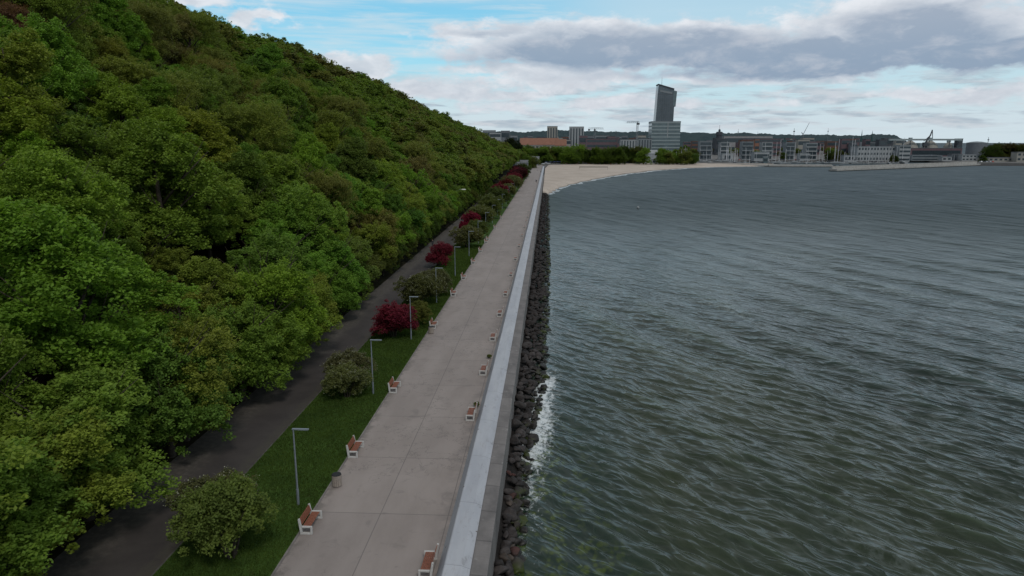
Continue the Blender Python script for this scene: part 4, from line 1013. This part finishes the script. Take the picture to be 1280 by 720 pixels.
mast_thing(947.5, 164, 1700, 'short dark mast on the skyline above the reddish office block')
mast_thing(923, 161, 1700, 'pale slim mast on the skyline above the long pale hall')
mast_thing(1035.5, 160, 1800, 'slim mast on the skyline right of the luffing crane')
mast_thing(1236, 171, 1100, 'slim mast beside the round storage tank')
# cranes
def tower_crane(px, pytop, pyb, Y, left, right, label, jib_py):
    x, zt = at_depth(px, pytop, Y); z0 = P-.15; _, zj = at_depth(px, jib_py, Y); s = Y/F
    t = thing('tower_crane', label, 'tower crane', (x, Y, z0), 0, 'construction cranes'); zj -= z0; zt -= z0; hw = .9
    m = MB()
    for sx in (-hw, hw):
        for sy in (-hw, hw): m.box(sx-.16, sx+.16, sy-.16, sy+.16, 0, zj)
    n = int(zj/2.4)
    for k in range(n):
        a = 1 if k % 2 else -1; m.tube([(-hw*a, -hw, k*2.4), (hw*a, -hw, k*2.4+2.4)], .1, 4); m.tube([(hw*a, hw, k*2.4), (-hw*a, hw, k*2.4+2.4)], .1, 4)
    m.build('mast', B['lgrey'], t)
    xl, xr = -left*s, right*s; m = MB().tube([(xl, 0, zj), (xr, 0, zj)], .28, 5).tube([(xl*.95, 0, zj+1.6), (0, 0, zj+1.9), (xr*.95, 0, zj+1.6)], .2, 5)
    L = xr-xl; n = int(L/2.6)
    for k in range(n): a = xl*.95 + k*(xr-xl)*.95/n; m.tube([(a, 0, zj), (a+1.3, 0, zj+1.6)], .1, 4)
    m.build('jib', B['lgrey'], t)
    MB().tube([(0,0,zj), (0,0,zt)], [.8, .2], 5).tube([(0,0,zt), (xl*.6,0,zj+1.6)], .09, 4).tube([(0,0,zt), (xr*.8,0,zj+1.6)], .09, 4).build('apex', B['lgrey'], t)
    MB().box(-.9, .9, -1.7, -.95, zj-2.6, zj-.3).build('cab', B['dark'], t)
    if left < right: MB().box(xl, xl+2.6, -.8, .8, zj-2.4, zj-.1).build('counterweight', B['grey'], t)
    else: MB().box(xr-2.6, xr, -.8, .8, zj-2.4, zj-.1).build('counterweight', B['grey'], t)
tower_crane(797, 152, 192, 900, 13.5, 2.5, 'tall tower crane with a level jib left of the glass tower', 153.5)
tower_crane(743.5, 160, 180, 1000, 8, 11, 'lower tower crane right of the two residential towers', 161.3)
# luffing crane silhouettes
x, zt = at_depth(1004, 167, 1700)
t = thing('luffing_crane', 'thin crane with a raised slanting jib on the skyline', 'crane', (x, 1700, P))
MB().tube([(0,0,0), (0,0,40)], [1.2, .9], 6).build('tower', B['grey'], t); MB().tube([(0,0,40), (12,0,67)], [.7, .4], 5).tube([(0,0,40), (-4,0,45)], .9, 5).build('jib', B['grey'], t)
x, _ = at_depth(1156.5, 180, 1250)
t = thing('portal_crane', 'dark harbour crane with a bent jib standing over the silo domes', 'crane', (x, 1250, P))
m = MB()
for sx in (-5, 5):
    for sy in (-4, 4): m.tube([(sx, sy, 0), (sx*.4, sy*.4, 16)], [.8, .8], 6)
m.box(-3.4, 3.4, -3, 3, 16, 22); m.build('portal', B['dark'], t)
MB().tube([(0,0,21), (7,0,34), (9,0,43)], [1.6, 1.1, .7], 6).tube([(9,0,43), (11,0,30)], [.8, .5], 5).tube([(-3,0,24), (7,0,34)], .5, 5).build('jib', B['dark'], t)
# silo domes with conveyor
for i, (a, b, top) in enumerate([(1131, 1152, 175.5), (1157, 1177, 175.5), (1184, 1196, 177)]):
    xa_, zt = at_depth(a, top, 1280); xb_, _ = at_depth(b, top, 1280); r_ = (xb_-xa_)/2
    t = thing('silo_dome', f'pale domed bulk store under the conveyor bridge, {ORD[i]} from the left', 'silo', ((xa_+xb_)/2, 1290, P-.15), 0, 'domed stores in the port')
    zt -= P; MB().lathe([(r_, 0), (r_, zt*.42), (r_*.86, zt*.66), (r_*.55, zt*.86), (r_*.2, zt*.98), (.4, zt)], 28).build('dome', B['cream'], t, smooth=True)
    MB().box(-2.4, 2.4, -2.4, 2.4, zt*.96, zt+5).build('hatch_house', B['band'], t)
x0, zc_ = at_depth(1111, 174.5, 1275); x1, _ = at_depth(1202, 174.5, 1275)
t = thing('conveyor_bridge', 'long straight pale green conveyor bridge above the silo domes', 'conveyor bridge', (x0, 1275, P)); L = x1-x0; zc_ -= P
MB().box(0, L, -1.8, 1.8, zc_-1.6, zc_+1.4).build('gallery', B['band'], t)
for fx in (.05, .3, .56, .84): MB().tube([(L*fx-2, 0, 0), (L*fx, 0, zc_-1.6)], .5, 5).tube([(L*fx+2, 0, 0), (L*fx, 0, zc_-1.6)], .5, 5).build('trestle', B['slate'], t)
building('dark hoist tower at the right end of the conveyor bridge', 'tower', 1197, 1204, 173.5, 1280, 'dark', 'slate', 3, depth=9, name='hoist_tower')
x0, zt = at_depth(1215, 177, 1050); x1, _ = at_depth(1238, 177, 1050); r_ = (x1-x0)/2
t = thing('storage_tank', 'big round grey storage tank with a pale rim near the right edge', 'storage tank', ((x0+x1)/2, 1060, P-.15)); zt -= P
MB().lathe([(r_, 0), (r_, zt*.90)], 40).build('shell', B['grey'], t, smooth=False); MB().lathe([(r_+.3, zt*.90), (r_+.3, zt*.94), (r_*.5, zt), (.3, zt*1.02)], 40).build('roof', B['lgrey'], t)

# ------------------------------------------------------------------ quay, pier
def wall_run(name, label, p0, p1, wd, z0, z1, mat, par=.0, cat='pier'):
    dx_, dy_ = p1[0]-p0[0], p1[1]-p0[1]; L = math.hypot(dx_, dy_)
    t = thing(name, label, cat, (p0[0], p0[1], 0), math.atan2(dy_, dx_)); MB().box(0, L, 0, wd, z0, z1).build('deck', mat, t, bevel=.08)
    if par: MB().box(0, L, wd*.62, wd*.78, z1-.01, z1+par).build('parapet', B['concrete'], t)
    MB().box(-.4, L+.4, -.6, wd+.6, -2, .55).build('footing', simple('wet_footing', (.04,.04,.038), .7), t); return t
wall_run('breakwater', 'low stone breakwater closing the marina, running from the beach to the pier', (225, 735), (286, 727), 6, -2, 1.9, B['concrete'], .7, 'breakwater')
wall_run('breakwater', 'pale quay wall in front of the marina at the end of the beach', (168, 762), (226, 738), 5, -2, 1.8, B['concrete'], .6, 'breakwater')
wall_run('pier', 'long pale concrete pier reaching out across the bay', ground(1046, 214.3, 0), ground(1226, 207, 0), 7, -2, 2.1, B['concrete'], 2.2)
x, y = ground(1047, 212, 0)
t = thing('rock_pile', 'small dark heap of stones and railings at the near head of the pier', 'rock pile', (x+2, y+3, 0)); m = MB()
for k in range(7):
    v, f = random.choice(rsmall); s = random.uniform(1.3, 2.3); o_ = np.array([random.uniform(-4, 4), random.uniform(-2.5, 2), 2.5+random.uniform(-.3, .8)])
    m.poly((v*s+o_).tolist(), f.tolist())
o = m.build('stones', M['rock'], t); o.color = (.9, .9, .9, 1)
sheet('embankment', np.linspace(450, 840, 60), np.linspace(772, 800, 6), lambda X, Y: np.interp(Y, [772, 790, 800], [-.6, 1.8, 2.2]) + .3*np.sin(X*1.3), simple('dark_embankment', (.045,.042,.040), .9, .4, .6))

# ------------------------------------------------------------------ boats in the marina
def hull_mb(L, W_, H):
    m = MB(); n = 9; secs = []
    for i in range(n):
        t_ = i/(n-1); wv = W_/2*(1-(max(0, t_-.35)/.65)**2.2); wv = max(wv, .03)*(.82+.18*min(1, t_*4)); z = H*(1+.25*t_*t_); x = -L/2+L*t_
        secs.append([(x, -wv, z), (x, -wv*.8, z*.35), (x, 0, -.35+.25*t_), (x, wv*.8, z*.35), (x, wv, z)])
    b = [p_ for s in secs for p_ in s]; f = [(i*5+j, (i+1)*5+j, (i+1)*5+j+1, i*5+j+1) for i in range(n-1) for j in range(4)]
    f += [tuple(i*5+4-0 for i in []) ] if 0 else []
    f.append((0, 1, 2, 3, 4)); f += [(i*5+4, (i+1)*5+4, (i+1)*5, i*5) for i in range(n-1)]
    return m.poly(b, f)
def sailboat(loc, rz, L, label, grp):
    t = thing('sailboat', label, 'sailboat', loc, rz, grp); W_ = L*.3
    hull_mb(L, W_, 1.1).build('hull', B['white'], t)
    MB().prism([(-L*.18, 1.1), (L*.20, 1.15), (L*.12, 1.6), (-L*.16, 1.65)], -W_*.26, W_*.26).build('cabin', B['white'], t)
    MB().tube([(L*.06, 0, 1.1), (L*.06, 0, 1.1+L*1.32)], [.14, .10], 6).build('mast', B['mastwhite'], t)
    MB().tube([(L*.06, 0, 2.5), (-L*.36, 0, 2.45)], [.09, .09], 6).tube([(L*.03, 0, 2.68), (-L*.32, 0, 2.62)], [.2, .14], 6).build('boom', B['dark'], t); return t
s0 = sailboat((170, 800, 0), .3, 11, 'white sailing yacht moored in the marina with a bare mast', 'sailing yachts moored in the marina')
s0.location = (215, 772, 0)
k = 0
for i in range(84):
    px = 848 + (1128-848)*(i+.5)/84 + random.uniform(-2, 2); Y = random.uniform(826, 893) if px < 1040 else random.uniform(828, 848)
    x, _ = at_depth(px, 200, Y)
    if x < 208: Y = random.uniform(790, 890); x = max(210, at_depth(px, 200, Y)[0])
    if x > 462: continue
    c = copy_tree(s0); c.location = (x, Y, 0); c.rotation_euler = (0, 0, random.choice([0, 1.57, 3.14])+random.uniform(-.2, .2)); s = random.choice([.7, .85, 1.0, 1.0, 1.2, 1.6]); c.scale = (s, s, s*random.uniform(.9, 1.25))
for i in range(34):
    x = random.uniform(120, 203); Y = random.uniform(792, 880)
    c = copy_tree(s0); c.location = (x, Y, P+.5); c.rotation_euler = (0, 0, random.choice([0, 1.57])+random.uniform(-.1, .1)); s_ = random.choice([.5, .6, .7, .9, 1.1]); c.scale = (s_, s_, s_)
    c['label'] = 'white sailing boat laid up on the paved yard left of the marina basin'; c['group'] = 'sailing boats laid up on the yard'
x, z = at_depth(799, 259, 300)
xb_, yb_ = ground(797.5, 260.5, 0)
t = thing('buoy', 'small white buoy floating on the bay off the beach', 'buoy', (xb_, yb_, .05)); MB().lathe([(.1, -.4), (.45, 0), (.55, .3), (.35, .65), (.1, .8)], 14).build('float', B['white'], t, smooth=True)
MB().tube([(0,0,.75), (0,0,1.3)], .05, 6).build('ring_post', B['lgrey'], t)

# ------------------------------------------------------------------ cars and vans on the quays
def car(loc, rz, mat, label, s=1.0):
    t = thing('parked_car', label, 'car', loc, rz, 'cars parked on the marina quay'); t.scale = (s, s, s)
    MB().prism([(-2.1, .3), (2.1, .3), (2.15, .75), (1.2, .92), (.6, 1.42), (-1.3, 1.45), (-1.9, .95), (-2.15, .85)], -.85, .85).build('body', mat, t, bevel=.05)
    MB().prism([(1.0, .93), (.52, 1.35), (-1.2, 1.38), (-1.7, .97)], -.86, .86).build('window', B['glass'], t)
    for sx in (-1.3, 1.3):
        for sy in (-.87, .87): MB().tube([(sx, sy-.1, .33), (sx, sy+.1, .33)], .33, 12).build('wheel', M['dark'], t)
cm_ = [(pmat('white_car_paint', (.6,.6,.6), .3), 'white'), (pmat('black_car_paint', (.02,.02,.02), .3), 'black'), (pmat('silver_car_paint', (.3,.31,.33), .3), 'silver'), (pmat('red_car_paint', (.3,.03,.02), .3), 'red')]
for i in range(14):
    x, y = (490 + i*3.4 + random.uniform(-1, 1) if i < 5 else 228 + (i-5)*14 + random.uniform(-3, 3)), (830 if i < 5 else 912)
    mt, nm = random.choice(cm_)
    car((x, y, P-.12), 1.57+random.uniform(-.1, .1), mt, f'distant {nm} car on the quay behind the yachts, {ORD[i]} from the left')

# ------------------------------------------------------------------ beach furniture
def parasol(px, py, Y, col, label):
    x, _ = at_depth(px, py, Y); t = thing('parasol', label, 'parasol', (x, Y, 2.25), 0, 'parasols at the beach bars')
    MB().tube([(0,0,0), (0,0,2.7)], .05, 6).build('pole', M['steel'], t)
    MB().lathe([(2.3, 2.35), (1.3, 2.75), (.1, 3.15)], 8).build('canopy', B[col], t)
for i, (px, Y) in enumerate([(679, 668), (682.5, 690), (686, 676), (830, 762), (833.5, 765), (826.5, 763)]): parasol(px, 200, Y, 'white', f'white parasol at the beach bar, {ORD[i]} from the left')
B['navy'] = pmat('navy_canvas', (.02,.028,.075))
for i, px in enumerate([683, 688, 693, 697, 701, 705]): parasol(px, 198, 728+i*3, 'navy', f'dark blue parasol of the terrace before the trees, {ORD[i]} from the left')
for i, (a, b, t_, Y, wl) in enumerate([(640, 649, 203.5, 560, 'lgrey'), (650, 660, 201, 600, 'white'), (655, 666, 198.5, 650, 'lgrey'), (664, 674, 196.5, 690, 'white'), (643, 654, 199, 640, 'dark')]):
    building(f'small {wname.get(wl, wl)} cafe pavilion where the promenade ends, {ORD[i]} nearest to the camera', 'pavilion', a, b, t_, Y, wl, 'white', 1, style='win', cols=4, depth=6, name='pavilion', z0=2.4, group='cafe pavilions at the promenade end')
t = thing('volleyball_net', 'dark beach volleyball net stretched across the sand', 'net', (26, 600, 2.0)); MB().tube([(0,0,0), (0,0,2.5)], .08, 6).build('post', M['dark'], t); MB().tube([(24,0,0), (24,0,2.5)], .08, 6).build('post', M['dark'], t); MB().box(0, 24, -.03, .03, 1.9, 2.4).build('net', M['dark'], t)

# ------------------------------------------------------------------ trees of the town and the park
def park(px, pytop, Y, kind, col, label, wide=1.0, grp='trees of the park behind the beach'):
    x, zt = at_depth(px, pytop, Y); kind = {0: 6, 1: 6, 2: 7, 4: 7, 3: 7}.get(kind, kind); h0 = [12, 13, 11.4, 12.8, 12.8, 13.8, 10.3, 9.5][kind]; wide *= 1.35 if kind > 5 else 1
    s = (zt-P)/h0; t = add_tree(x, Y, P-.15, 1, kind, col, label, grp, cat='tree'); t.location.z = P - .2*(zt-P); t.scale = (s*wide*.7, s*wide*.7, s*1.2) if kind > 5 else (s*wide, s*wide, s); return t
r3 = random.Random(9); n = 0
for px in np.arange(618, 872, 5.2):
    top = np.interp(px, [618, 640, 660, 690, 720, 760, 800, 815, 872], [176, 178, 179.5, 180, 179, 180.5, 181.5, 186, 188]) + r3.uniform(-1.2, 2.2); Y = r3.uniform(735, 800); top += r3.choice([0, 1, 4, -2.5])
    if 806 < px < 824: Y = 900
    cn = r3.choice(['dark green', 'mid green', 'olive green', 'bright green']); dk = .55 if 735 < px < 800 else .85
    park(px, top, Y, r3.choice([0, 1, 2, 4]), tuple(c*dk for c in PAL[cn]), f'{cn} tree in the belt behind the beach, {"left part" if px < 700 else "middle part" if px < 790 else "right part before the glass tower"}', 1.15)
for px in np.arange(616, 668, 5.5):
    park(px, np.interp(px, [616, 640, 668], [180, 185, 193])+r3.uniform(-1, 1.5), r3.uniform(585, 680), r3.choice([0, 2, 4, 6]), tuple(c*.75 for c in PAL[r3.choice(['olive green', 'mid green'])]), 'rounded tree where the path reaches the park', 1.2, 'trees where the path meets the park')
park(640, 167.5, 720, 1, (.014,.026,.010), 'very dark tall broad tree standing above the park at the end of the path', 1.0)
park(634, 168.5, 730, 5, (.016,.028,.011), 'very dark narrow tree left of the tallest one at the end of the path', 1.0)
park(620, 176, 560, 5, (.020,.034,.012), 'dark slender poplar at the foot of the green hill', .35)
for px, top, Y in [(1040, 187.5, 880), (1046, 188.5, 870), (1052, 186, 880), (1036, 190, 890), (1060, 190, 890), (1116, 192.5, 845), (1120, 193, 846), (1228, 193, 850), (1232, 195, 845), (868, 184, 930), (980, 189, 920)]:
    park(px, top, Y, r3.choice([0, 2, 6]), tuple(c*.5 for c in PAL[r3.choice(['olive green', 'dark green', 'mid green'])]), 'small tree among the waterfront buildings', 1.1, 'small trees on the waterfront')
for px in np.arange(1240, 1292, 4.5):
    park(px, 176+r3.uniform(-.6, 2.5), r3.uniform(885, 930), r3.choice([0, 1, 2, 4]), tuple(c*.42 for c in PAL[r3.choice(['olive green', 'dark green', 'brownish'])]), 'dark tree in the grove at the right edge behind the pavilion', 1.2, 'grove at the right edge')
tp = []
for i in range(260):
    px = r3.uniform(610, 1130); Y = r3.uniform(900, 2500); x, _ = at_depth(px, 180, Y); tp.append((x, Y, P-.3))
instanced_wood('town_greenery', tp, 'scattered dark treetops between the distant town buildings', protos, .8, 1.25)
